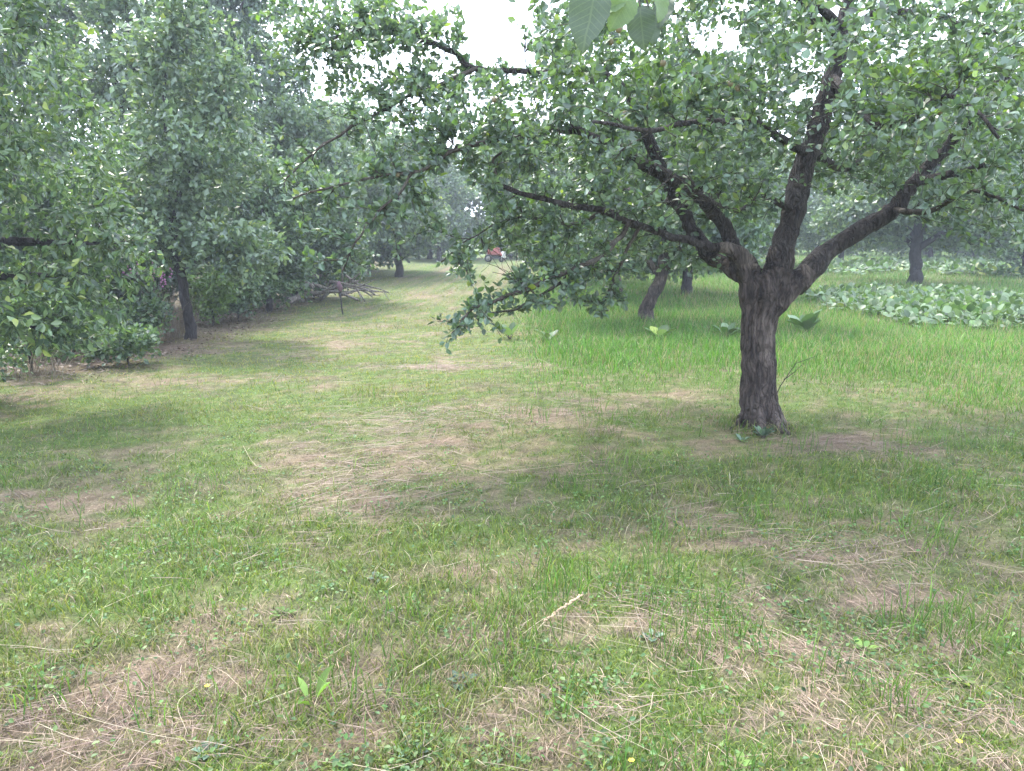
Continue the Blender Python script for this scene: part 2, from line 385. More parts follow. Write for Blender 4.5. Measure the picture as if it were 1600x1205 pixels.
# ------------------------------------------------------------------ leaves
def leaf_template(kind):
    if kind == 'fine':      # 8 verts, folded along the midrib and curved
        T = np.array([[0, 0, 0], [-.20, .18, .04], [-.34, .48, .07], [-.22, .80, .02], [0, 1.0, -.10], [.22, .80, .02], [.34, .48, .07], [.20, .18, .04], [0, .5, 0]])
        Fc = [np.array([[0, 8, 1]]), np.array([[1, 8, 2]]), np.array([[2, 8, 3]]), np.array([[3, 8, 4]]), np.array([[4, 8, 5]]), np.array([[5, 8, 6]]), np.array([[6, 8, 7]]), np.array([[7, 8, 0]])]
        return T, np.concatenate(Fc)
    if kind == 'mid':
        T = np.array([[0, 0, 0], [-.33, .42, .08], [-.20, .80, .0], [0, 1, -.08], [.20, .80, 0], [.33, .42, .08]])
        return T, np.array([[0, 3, 1], [1, 3, 2], [0, 5, 3], [5, 4, 3]])
    T = np.array([[0, 0, 0], [-.36, .5, .06], [0, 1, -.08], [.36, .5, .06]])
    return T, np.array([[0, 2, 1], [0, 3, 2]])
def unit(v): return v/np.maximum(np.linalg.norm(v, axis=-1, keepdims=True), 1e-9)
def leaf_mesh(P, D, N, s, col, kind='mid', wid=1.0):
    T, Ff = leaf_template(kind); k = len(T); n = len(P)
    D = unit(D); X_ = unit(np.cross(D, N)); Nn = np.cross(X_, D)
    w_ = np.broadcast_to(np.asarray(wid, float), (n,))
    V = P[:, None] + s[:, None, None]*(T[None, :, 0:1]*X_[:, None]*w_[:, None, None] + T[None, :, 1:2]*D[:, None] + T[None, :, 2:3]*Nn[:, None])
    Fa = (np.arange(n)[:, None, None]*k + Ff[None]).reshape(-1, 3)
    return V.reshape(-1, 3), [Fa], np.repeat(col, k, 0)

def tube(pts, rad, sides):
    pts = np.asarray(pts, float); rad = np.asarray(rad, float); n = len(pts)
    t = np.gradient(pts, axis=0); t = unit(t)
    ref = np.array([.31, .23, .92]) if abs(t[:, 2]).mean() < .8 else np.array([.95, .3, .05])
    a = unit(np.cross(t, ref)); b_ = np.cross(t, a)
    th = np.arange(sides)*2*math.pi/sides
    V = pts[:, None] + rad[:, None, None]*(np.cos(th)[None, :, None]*a[:, None] + np.sin(th)[None, :, None]*b_[:, None])
    V = V.reshape(-1, 3)
    i = np.arange(n-1)[:, None]*sides; j = np.arange(sides)[None]; j2 = (j+1) % sides
    Fq = np.stack([i+j, i+j2, i+sides+j2, i+sides+j], -1).reshape(-1, 4)
    V = np.concatenate([V, pts[:1], pts[-1:]])
    c0 = n*sides; j = np.arange(sides); j2 = (j+1) % sides
    Ft = np.concatenate([np.stack([np.full(sides, c0), j2, j], -1), np.stack([np.full(sides, c0+1), (n-1)*sides+j, (n-1)*sides+j2], -1)])
    return V, [Fq, Ft]
def tubes_mesh(name, items, sides, smooth=True):
    Vs, Fs = [], []; off = 0
    for pts, rad in items:
        v, fs = tube(pts, rad, sides); Vs.append(v); Fs += [f+off for f in fs]; off += len(v)
    q = [f for f in Fs if f.shape[1] == 4]; t = [f for f in Fs if f.shape[1] == 3]
    return mesh_from(name, np.concatenate(Vs), [np.concatenate(q), np.concatenate(t)], None, smooth)
def spline(pts, per=8):
    """Catmull-Rom through control rows (any columns)"""
    p = np.asarray(pts, float); p = np.vstack([2*p[0]-p[1], p, 2*p[-1]-p[-2]]); out = []
    for k in range(1, len(p)-2):
        t = np.linspace(0, 1, per, endpoint=False)[:, None]
        a, b_, c_, d_ = p[k-1], p[k], p[k+1], p[k+2]
        out.append(.5*(2*b_ + (c_-a)*t + (2*a-5*b_+4*c_-d_)*t*t + (3*b_-a-3*c_+d_)*t**3))
    return np.vstack(out + [p[-2:-1]])
def wobble(pts, amp, r):
    n = len(pts); nz = r.normal(0, 1, (n, 3)); k = np.ones(3)/3
    for _ in range(2):
        for c_ in range(3): nz[:, c_] = np.convolve(nz[:, c_], k, 'same')
    env = np.minimum(1, np.arange(n)/3)[:, None]
    return pts + nz*amp*env

class Skel:
    """branch skeleton: nodes with direction and radius; twigs grow from the nearest node to each target"""
    def __init__(self, r): self.P = []; self.D = []; self.R = []; self.tw = []; self.r = r
    def add(self, pts, rad, skip=0):
        pts = np.asarray(pts); t = unit(np.gradient(pts, axis=0))
        self.P.append(pts[skip:]); self.D.append(t[skip:]); self.R.append(np.asarray(rad)[skip:])
    def grow(self, targets, rmax=.02, sag=.15, step=.09, curl=.25, minlen=.12):
        P = np.concatenate(self.P); D = np.concatenate(self.D); R = np.concatenate(self.R)
        cap = len(P) + len(targets)*14 + 100
        PP = np.empty((cap, 3)); DD = np.empty((cap, 3)); RR = np.empty(cap); m = len(P)
        PP[:m], DD[:m], RR[:m] = P, D, R
        d0 = np.array([np.min(((P-t)**2).sum(1)) for t in targets]); r = self.r
        for t in targets[np.argsort(d0)]:
            v = t - PP[:m]; q = (v**2).sum(1)
            dist = np.sqrt(q); al = (v*DD[:m]).sum(1)/np.maximum(dist, 1e-6)
            j = int(np.argmin(dist*(1.25 - .45*al) + (RR[:m] < .003)*.15))
            L = dist[j]
            if L < minlen: continue
            n = max(4, min(14, int(L/step)+2))
            a = PP[j]; dr = unit(DD[j] + r.normal(0, .35, 3)) if al[j] > -.2 else unit(v[j]/L + r.normal(0, .4, 3))
            c1 = a + dr*L*.35; c2 = t + np.array([0, 0, sag*L]) - v[j]*.25 + r.normal(0, curl*.3*L, 3)
            u = np.linspace(0, 1, n)[:, None]
            pts = (1-u)**3*a + 3*(1-u)**2*u*c1 + 3*(1-u)*u*u*c2 + u**3*t
            r0 = min(RR[j]*.8, rmax, .003 + .0095*L); rad = np.linspace(r0, .0018, n)
            self.tw.append((pts, rad))
            dd = unit(np.gradient(pts, axis=0)); k = n-1
            PP[m:m+k] = pts[1:]; DD[m:m+k] = dd[1:]; RR[m:m+k] = rad[1:]; m += k
        self.P = [PP[:m]]; self.D = [DD[:m]]; self.R = [RR[:m]]

def leaves_on(twigs, r, per_m, size, ros=3, start=.2, droop=.0, up=.5, spread=.6, jit=0.):
    """rosettes of leaves along the twigs: base point, direction, normal, size"""
    Ps, Ds = [], []
    for pts, rad in twigs:
        seg = np.linalg.norm(np.diff(pts, axis=0), axis=1); L = seg.sum()
        k = max(2, int(L*(1-start)*per_m))
        u = np.concatenate([r.uniform(start, 1, k-1), [1.0]])*(len(pts)-1)
        i0 = np.minimum(u.astype(int), len(pts)-2); f = (u-i0)[:, None]
        p = pts[i0]*(1-f) + pts[i0+1]*f; t = unit(pts[i0+1]-pts[i0])
        Ps.append(np.repeat(p, ros, 0)); Ds.append(np.repeat(t, ros, 0))
    P = np.concatenate(Ps); Tn = np.concatenate(Ds); n = len(P)
    rnd = unit(r.normal(0, 1, (n, 3)))
    D = unit(Tn*.5 + rnd*spread*1.6 + np.array([0, 0, up]) - np.array([0, 0, droop]))
    N = unit(np.array([0, 0, 1.])*.7 + r.normal(0, .62, (n, 3)))
    N = np.where(np.abs((N*D).sum(1, keepdims=True)) > .92, N + r.normal(0, .6, (n, 3)), N)
    s = size*r.uniform(.55, 1.25, n)
    return P + D*.012 + r.normal(0, jit, (n, 3)), D, unit(N), s

LEAFPAL = {
 'apple': np.array([[.082, .132, .088], [.105, .155, .112], [.062, .105, .074], [.115, .172, .092], [.095, .140, .115]]),
 'plum': np.array([[.072, .122, .068], [.090, .145, .075], [.050, .090, .055], [.112, .165, .075]]),
 'grey': np.array([[.098, .148, .096], [.124, .175, .115], [.066, .110, .076], [.135, .190, .100]]),
 'fresh': np.array([[.10, .17, .045], [.12, .19, .05], [.085, .15, .045]]),
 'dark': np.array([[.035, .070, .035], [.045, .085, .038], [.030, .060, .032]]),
}
def leafcol(pal, n, r, P=None, var=.24):
    c = (1.0 if pal in ('broad', 'nearleaf', 'dark') else 1.07)*LEAFPAL[pal][r.integers(0, len(LEAFPAL[pal]), n)]*(1 + r.normal(0, var, (n, 1))).clip(.5, 1.6)
    yl = r.random(n) < .03
    c[yl] = c[yl]*np.array([1.8, 1.5, .8])
    return c
def part_leaves(root, P, D, N, s, pal, r, name='leaf', kind='fine', wid=1.0, nmax=300, mat=None):
    """single leaf parts sharing a few meshes"""
    mesh = []
    T, Ff = leaf_template(kind)
    for k in range(6):
        c = leafcol(pal, 1, r)[0]*(1.0 if k else 1.35)
        TT = T.copy(); TT[:, 0] *= wid; TT[:, 2] += r.normal(0, .025 if kind != "big" else .004, len(T))*(TT[:, 1] > 0)
        me = mesh_from('leaf', TT, [Ff], np.repeat(c[None], len(T), 0), True); me.materials.append(mat or M_LEAF); mesh.append(me)
    inv = Matrix.Translation(root.location).inverted()
    for i in range(min(nmax, len(P))):
        d = unit(D[i]); x_ = unit(np.cross(d, N[i])); n_ = np.cross(x_, d)
        o = bpy.data.objects.new(name, mesh[i % 6]); COL.objects.link(o); o.parent = root; o.matrix_parent_inverse = inv
        m = Matrix(((x_[0]*s[i], d[0]*s[i], n_[0]*s[i], P[i][0]), (x_[1]*s[i], d[1]*s[i], n_[1]*s[i], P[i][1]), (x_[2]*s[i], d[2]*s[i], n_[2]*s[i], P[i][2]), (0, 0, 0, 1)))
        o.matrix_basis = m
def in_frame(P, pad=0):
    y = P[:, 1]; dz = P[:, 2]-CAMH
    zc = y*cp - dz*sp; yc = y*sp + dz*cp
    px = CX + P[:, 0]/zc*F; py = CY - yc/zc*F
    return px, py, (px > -pad) & (px < 1600+pad) & (py > -pad) & (py < 1205+pad) & (zc > .3)

def blend_mesh(name, items, voxel, ridge=0.0, seed=0):
    """tubes fused into one skin, with bark ridges running along the wood"""
    me = tubes_mesh(name+'_raw', items, 20)
    o = bpy.data.objects.new(name+'_raw', me); COL.objects.link(o)
    md = o.modifiers.new('r', 'REMESH'); md.mode = 'VOXEL'; md.voxel_size = voxel
    sm = o.modifiers.new('s', 'SMOOTH'); sm.iterations = 4; sm.factor = .6
    dg = bpy.context.evaluated_depsgraph_get()
    m2 = bpy.data.meshes.new_from_object(o.evaluated_get(dg)); m2.name = name
    bpy.data.objects.remove(o); bpy.data.meshes.remove(me)
    n = len(m2.vertices); co = np.empty(n*3, np.float32); m2.vertices.foreach_get('co', co); co = co.reshape(-1, 3).astype(float)
    no = np.empty(n*3, np.float32); m2.vertices.foreach_get('normal', no); no = no.reshape(-1, 3)
    c0 = items[0][0]
    ax = np.interp(co[:, 2], c0[:, 2], c0[:, 0]); ay = np.interp(co[:, 2], c0[:, 2], c0[:, 1])
    ang = np.arctan2(co[:, 1]-ay, co[:, 0]-ax)
    r1 = vnoise(np.cos(ang)*3+co[:, 2]*.5, np.sin(ang)*3+co[:, 2]*.5, 1.4, seed) - .5
    r2 = vnoise(ang*7 + co[:, 0]*8, co[:, 2]*5, 1, seed+2) - .5
    r3 = vnoise(co[:, 0]*22+co[:, 1]*17, co[:, 2]*16+co[:, 1]*9, 1, seed+4) - .5
    disp = ridge*(1.6*r1 + 1.0*r2 + .55*r3)
    co = co + no*disp[:, None]
    m2.vertices.foreach_set('co', co.astype(np.float32).ravel())
    m2.polygons.foreach_set('use_smooth', np.ones(len(m2.polygons), bool)); m2.update()
    return m2

# ------------------------------------------------------------------ the forked apple tree
r = np.random.default_rng(11)
base = ground_at(1185, 668); D0 = base[1]
def ctl(rows):    # rows: px, py, depth offset, radius in photo px -> points and radii
    rows = np.array(rows, float)
    p = at(rows[:, 0], rows[:, 1], 1.0)
    d = D0 + rows[:, 2]; p = np.stack([(at(a, b_, c_)) for a, b_, c_ in zip(rows[:, 0], rows[:, 1], d)])
    rad = rows[:, 3]/F*d*.84
    s = spline(np.column_stack([p, rad]), 8)
    return s[:, :3], s[:, 3].clip(.003)
root = empty('apple_tree', (base[0], base[1], 0), 'big forked apple tree with short furrowed dark trunk and low spreading limbs, on the right', 'tree')
trunk = ctl([(1186, 704, 0, 44), (1186, 682, 0, 39), (1185, 660, 0, 35), (1184, 635, 0, 33), (1184, 560, 0, 29), (1185, 490, 0, 30), (1186, 455, 0, 38), (1190, 428, 0, 30)])
LIMBS = [
 # upright centre limb, then its two forks
 [(1200, 470, 0, 26), (1215, 430, 0, 25), (1235, 340, .05, 20), (1262, 240, .1, 19), (1288, 165, .1, 18), (1308, 95, .1, 14), (1316, 45, .1, 12), (1326, -10, .1, 10), (1330, -90, .15, 7)],
 [(1312, 60, .1, 10), (1292, 45, 0, 9), (1268, 28, -.1, 8), (1245, -5, -.2, 6), (1200, -60, -.3, 4)],
 [(1314, 50, .1, 10), (1345, 32, .1, 8), (1385, 18, .0, 7), (1450, 22, -.2, 5), (1530, 50, -.3, 4), (1600, 40, -.4, 3)],
 # thick right limb
 [(1195, 480, 0, 24), (1235, 448, .05, 24), (1290, 400, .1, 19), (1345, 360, .15, 17), (1395, 328, .2, 15), (1430, 285, .2, 12), (1462, 248, .2, 11), (1505, 205, .15, 10), (1548, 150, .1, 10), (1590, 95, 0, 9), (1660, 30, -.1, 7)],
 [(1430, 285, .2, 9), (1500, 270, 0, 7), (1580, 240, -.3, 5), (1680, 230, -.5, 3)],
 # left limb, forward, dark, sawn end
 [(1185, 465, 0, 20), (1165, 425, 0, 20), (1148, 385, 0, 15), (1120, 338, -.05, 13), (1085, 300, -.15, 12), (1040, 275, -.25, 12), (1000, 256, -.35, 11), (955, 228, -.45, 9), (915, 208, -.55, 8), (884, 200, -.6, 7)],
 [(1160, 430, .05, 20), (1120, 405, .15, 17), (1090, 372, .25, 14), (1068, 335, .3, 12), (1040, 280, .3, 12), (1015, 230, .3, 12), (992, 165, .3, 8), (960, 125, .3, 6), (900, 108, .2, 5), (830, 112, .1, 5), (745, 106, 0, 5), (715, 85, 0, 5), (665, 62, 0, 5), (622, 48, -.05, 4), (590, 40, -.1, 3), (520, 60, -.2, 2.5)],
 # lighter low left limb
 [(1175, 420, -.05, 14), (1145, 392, -.1, 11), (1095, 382, -.2, 8), (1040, 366, -.35, 7), (980, 345, -.5, 6.5), (930, 328, -.6, 6), (880, 320, -.7, 5.5), (830, 306, -.8, 5), (778, 291, -.85, 4)],
 # low sweeping branch that droops to the grass
 [(985, 346, -.5, 5), (965, 375, -.6, 5), (930, 405, -.7, 5), (870, 432, -.9, 4.5), (800, 462, -1.0, 4), (745, 482, -1.1, 2.6), (722, 500, -1.15, 2), (706, 522, -1.2, 1)],
 [(900, 420, -.8, 3.5), (860, 452, -.8, 3), (810, 480, -.8, 2.5), (745, 492, -.9, 1.8)],
 [(1000, 352, -.45, 4), (960, 430, -.5, 3), (945, 470, -.5, 2)],
 # long thin branches reaching left
 [(900, 205, -.55, 5), (850, 205, -.7, 4.5), (800, 215, -.8, 4), (715, 232, -.9, 4), (680, 255, -.95, 4), (640, 270, -1.0, 3.5), (590, 276, -1.0, 3), (530, 290, -1.0, 2.2), (450, 312, -1.0, 1.5)],
 [(645, 268, -1.0, 3), (625, 300, -1.0, 2.5), (590, 335, -1.0, 2.2), (560, 370, -1.05, 2), (535, 425, -1.1, 1.5)],
 [(745, 106, 0, 4), (690, 130, -.2, 3.5), (620, 160, -.3, 3), (560, 195, -.4, 2.8), (500, 232, -.4, 2.2), (440, 282, -.4, 1.5)],
 [(778, 291, -.85, 3), (772, 250, -.85, 2.5), (790, 235, -.9, 2), (815, 240, -.9, 1.5), (820, 262, -.9, 1.2)],
 [(940, 330, -.6, 3.5), (900, 350, -.5, 3), (860, 345, -.4, 3), (800, 340, -.4, 2), (740, 370, -.5, 1.5), (690, 410, -.5, 1.2)],
 # branches toward the camera and away, mostly seen as leafy boughs
 [(1262, 240, .1, 9), (1180, 195, -.7, 7), (1090, 190, -1.3, 6), (1010, 205, -1.7, 4), (930, 190, -2.0, 3)],
 [(1240, 330, .05, 7), (1190, 305, -.4, 5), (1150, 330, -.9, 4), (1090, 300, -1.3, 3)],
 [(1300, 120, .1, 9), (1350, 180, -.8, 7), (1420, 190, -1.4, 5), (1480, 150, -1.9, 4), (1560, 215, -2.0, 3)],
 [(1262, 235, .1, 8), (1330, 260, .9, 7), (1370, 180, 1.7, 5), (1380, 100, 2.3, 4)],
 [(1120, 338, 0, 8), (1100, 260, .9, 7), (1080, 160, 1.6, 5), (1060, 60, 2.2, 4)],
 [(1316, 45, .1, 8), (1230, -40, -.6, 7), (1130, -60, -1.2, 5), (1020, -50, -1.6, 4), (930, -20, -1.8, 3)],
 [(1060, 320, .3, 8), (1000, 300, 1.0, 6), (930, 300, 1.7, 5), (850, 330, 2.2, 3)],
 [(1395, 328, .2, 6), (1450, 330, -.4, 5), (1520, 300, -.9, 4), (1600, 330, -1.2, 3)],
]
collar = [trunk]
for a_, L_ in ((-.3, .34), (.9, .25), (2.2, .30), (3.4, .36), (4.4, .30), (5.3, .34)):
    c_ = np.array([base[0], base[1], 0.]); dv = np.array([math.cos(a_), math.sin(a_), 0])
    q_ = spline(np.array([c_+dv*.06+[0, 0, .34], c_+dv*.13+[0, 0, .14], c_+dv*.22+[0, 0, .03], c_+dv*L_+[0, 0, -.04]]), 5)
    collar.append((q_, np.linspace(.05, .02, len(q_))))
limb_pts = []
for k, rows in enumerate(LIMBS):
    p, q = ctl(rows); p = wobble(p, .012, r)
    limb_pts.append((p, q))
for k in (0, 3, 5, 6, 7):
    p, q = limb_pts[k]; collar.append((p[:13], q[:13]))
tm = blend_mesh('trunk', collar, .010, .030, 3)
tr_o = link('trunk', tm, M_BARK, root)
sk = Skel(r)
for k, (p, q) in enumerate(limb_pts):
    s0 = 9 if k in (0, 3, 5, 6, 7) else 0
    qq = q*(1 + r.normal(0, .05, len(q)))
    me = tubes_mesh('limb', [(p[s0:], qq[s0:]*(.97 if s0 else 1))], 14 if q.max() > .04 else 8)
    n_ = len(me.vertices); co = np.empty(n_*3, np.float32); me.vertices.foreach_get('co', co); co = co.reshape(-1, 3)
    loc = np.repeat(np.append(qq[s0:], [0, 0])[:len(p)-s0], 14 if q.max() > .04 else 8); loc = np.append(loc, [0, 0])
    dsp = (vnoise(co[:, 0]*20+co[:, 2]*13, co[:, 1]*20-co[:, 2]*9, 1, 5)-.5)*loc*.35
    no = np.empty(n_*3, np.float32); me.vertices.foreach_get('normal', no); co = co + no.reshape(-1, 3)*dsp[:, None]
    me.vertices.foreach_set('co', co.astype(np.float32).ravel()); me.update()
    link('limb', me, M_LIMB if q.max() > .03 else M_TWIG, root)
    sk.add(p, q, skip=(len(p)//3 if s0 else 3))
# leafy volume: photo px ellipse, depth offset range, number of shoots
CL = [(1050, 40, 230, 80, -2.2, 1.8, 150), (1400, 40, 230, 70, -2.2, 2.0, 140), (1450, 170, 190, 70, -2.2, .3, 120),
      (1150, 150, 150, 80, -1.8, 1.6, 110), (950, 120, 110, 60, -1.8, .8, 80), (800, 165, 110, 42, -1.2, .4, 75), (880, 60, 50, 50, -1.6, .6, 26),
      (610, 175, 110, 50, -1.1, .1, 60), (560, 40, 120, 50, -.8, .4, 80), (745, 235, 100, 45, -1.2, .2, 65), (700, 120, 70, 30, -.6, .4, 22),
      (860, 250, 110, 50, -1.3, 1.4, 70), (900, 345, 130, 50, -1.2, 1.8, 90), (790, 410, 80, 42, -1.2, .2, 40),
      (735, 495, 30, 22, -1.2, -.9, 10), (845, 460, 70, 26, -1.1, -.7, 12), (1010, 290, 90, 70, -1.6, 1.6, 75), (1110, 240, 90, 70, -1.5, 1.4, 65), (1120, 310, 90, 45, -.9, 1.8, 40),
      (1340, 235, 110, 70, -1.4, 1.8, 85), (1500, 260, 130, 60, -1.3, 1.4, 75), (1550, 345, 100, 40, -1.2, .6, 30),
      (940, 450, 40, 40, -.7, -.3, 18), (1060, 400, 70, 30, -.2, 1.6, 26), (870, 400, 110, 40, -1.0, .8, 40), (640, 250, 60, 40, -1.1, -.7, 20), (600, 100, 70, 50, -.8, .2, 35), (640, 40, 90, 40, -.5, .6, 30), (450, 40, 60, 40, -.5, .3, 14), (1200, 80, 120, 60, -2.0, 1.5, 60), (1570, 90, 90, 80, -1.5, 1.0, 70), (1450, 90, 130, 60, -1.2, 1.5, 45), (1090, 60, 60, 40, -.6, 1.4, 18),
      (520, 330, 60, 50, -1.1, -.8, 8), (650, 330, 60, 50, -1.0, -.6, 14), (480, 100, 60, 60, -.5, .2, 14), (1650, 250, 60, 150, -1.5, 1.0, 30), (1200, -70, 400, 50, -2.2, 2.0, 90)]
tg = []
for cx_, cy_, rx, ry, d0_, d1_, n_ in CL:
    n_ = int(n_*2.0)
    a = r.random(n_)*2*math.pi; q = np.sqrt(r.random(n_))*1.1
    for k in range(n_):
        tg.append(at(cx_ + rx*q[k]*math.cos(a[k]), cy_ + ry*q[k]*math.sin(a[k]), D0 + r.uniform(d0_, d1_)))
tg = np.array(tg)
ext_t = []
for k, (p, q) in enumerate(limb_pts):      # fine side shoots along the long thin branches
    if k in (8, 9, 10, 11, 12, 13, 14, 15, 6):
        for a in p[len(p)//3::(3 if k in (8, 9, 10) else 2)]:
            ext_t.append(a + r.normal(0, 1, 3)*np.array([.15, .15, .09]) - np.array([0, 0, .01]))
sk.grow(np.concatenate([tg, ext_t]), .016, sag=.12, curl=.35, minlen=.08)
link('twigs', tubes_mesh('twigs', sk.tw, 4), M_TWIG, root, 'stuff')
thin = [(p[len(p)//3:], q[len(p)//3:]) for k, (p, q) in enumerate(limb_pts) if q.max() < .035 and k > 7]
thin += [(p[len(p)//2:], q[len(p)//2:]) for k, (p, q) in enumerate(limb_pts) if k in (1, 2, 4, 6)]
P, Dd, N, s = leaves_on(sk.tw + thin, r, 38, .052, ros=3, start=.12, up=.2)
# the pruner kept the big limbs bare: drop most leaves hanging right in front of them
px_, py_, inf = in_frame(P)
drop = np.zeros(len(P), bool)
for k in (0, 3, 5, 6, 7):
    a, q = limb_pts[k]; ax_, ay_, _ = in_frame(a)
    for j in range(0, int(len(a)*(.62 if k not in (6, 7) else .8 if k == 7 else .36))):
        w_ = q[j]/a[j, 1]*F*1.15 + 4
        drop |= ((px_-ax_[j])**2 + (py_-ay_[j])**2 < w_*w_) & (P[:, 1] < a[j, 1])
for cx_, cy_, rx, ry in [(775, 410, 42, 24), (790, 50, 55, 45), (520, 200, 30, 50), (740, 30, 24, 26), (1115, 60, 40, 26), (1285, 20, 20, 15)]:
    drop |= ((px_-cx_)/rx)**2 + ((py_-cy_)/ry)**2 < 1
drop &= (r.random(len(P)) < .9) | (((px_-775)/42)**2 + ((py_-405)/26)**2 < 1)
P, Dd, N, s = P[~drop], Dd[~drop], N[~drop], s[~drop]
px_, py_, inf = in_frame(P)
near = np.where(inf, P[:, 1]/s, 1e9); order = np.argsort(near); big = order[:300]; rest = np.setdiff1d(np.arange(len(P)), big)
part_leaves(root, P[big], Dd[big], N[big], s[big], 'apple', r)
Pr = P[rest]; c = leafcol('apple', len(rest), r)
hi = Pr[:, 2] > 2.4; qx, qy, _ = in_frame(Pr); yg = (np.exp(-((qx-960)/110)**2 - ((qy-120)/45)**2) + np.exp(-((qx-1430)/120)**2 - ((qy-125)/45)**2))
fr = ((r.random(len(rest)) < .08) | (r.random(len(rest)) < yg*.55)) & (Pr[:, 1] < D0-.2); c[fr] = leafcol('fresh', fr.sum(), r)
bk = Pr[:, 1] > D0 + .2; out_ = []
for q, kd in ((~bk, 'mid'), (bk, 'far')): out_.append(leaf_mesh(Pr[q], Dd[rest][q], N[rest][q], s[rest][q]*(1.15 if kd == 'far' else 1), c[q], kd))
v = np.concatenate([o[0] for o in out_]); fs = [out_[0][1][0], out_[1][1][0] + len(out_[0][0])]; cc = np.concatenate([o[2] for o in out_])
link('foliage', mesh_from('foliage', v, fs, cc), M_LEAF, root, 'stuff')
NL = {'apple': len(P)}
# small unripe apples
M_APPLE = plain('unripe_apple', (.15, .12, .06), .45)
def fruit_mesh(rad):
    prof = [(0, .82), (.30, .95), (.68, .86), (.97, .35), (.95, -.15), (.70, -.72), (.32, -.95), (0, -.86)]
    V = []; k = 10
    for (a, z) in prof:
        for j in range(k): V.append((a*rad*math.cos(j*2*math.pi/k), a*rad*math.sin(j*2*math.pi/k), z*rad))
    V = np.array(V); i = np.arange(len(prof)-1)[:, None]*k; j = np.arange(k)[None]
    Fq = np.stack([i+j, i+(j+1) % k, i+k+(j+1) % k, i+k+j], -1).reshape(-1, 4)[:, ::-1]
    me = mesh_from('apple', V, [Fq], None, True); me.materials.append(M_APPLE); return me
fm = fruit_mesh(.018)
APX = [(980, 178), (1148, 138), (1142, 110), (975, 40), (968, 60), (622, 262), (1468, 172), (1032, 92), (775, 140)]
Pn = sk.P[0]; pxn, pyn, _ = in_frame(Pn)
for a, b_ in APX:
    j = np.argmin((pxn-a)**2 + (pyn-b_)**2 + (Pn[:, 1]-4.2)**2*400)
    o = link('apple', fm, None, root); q = Pn[j]
    o.matrix_basis = Matrix.Translation((q[0], q[1], q[2]-.026)) @ Matrix.Rotation(r.uniform(-.5, .5), 4, 'X')

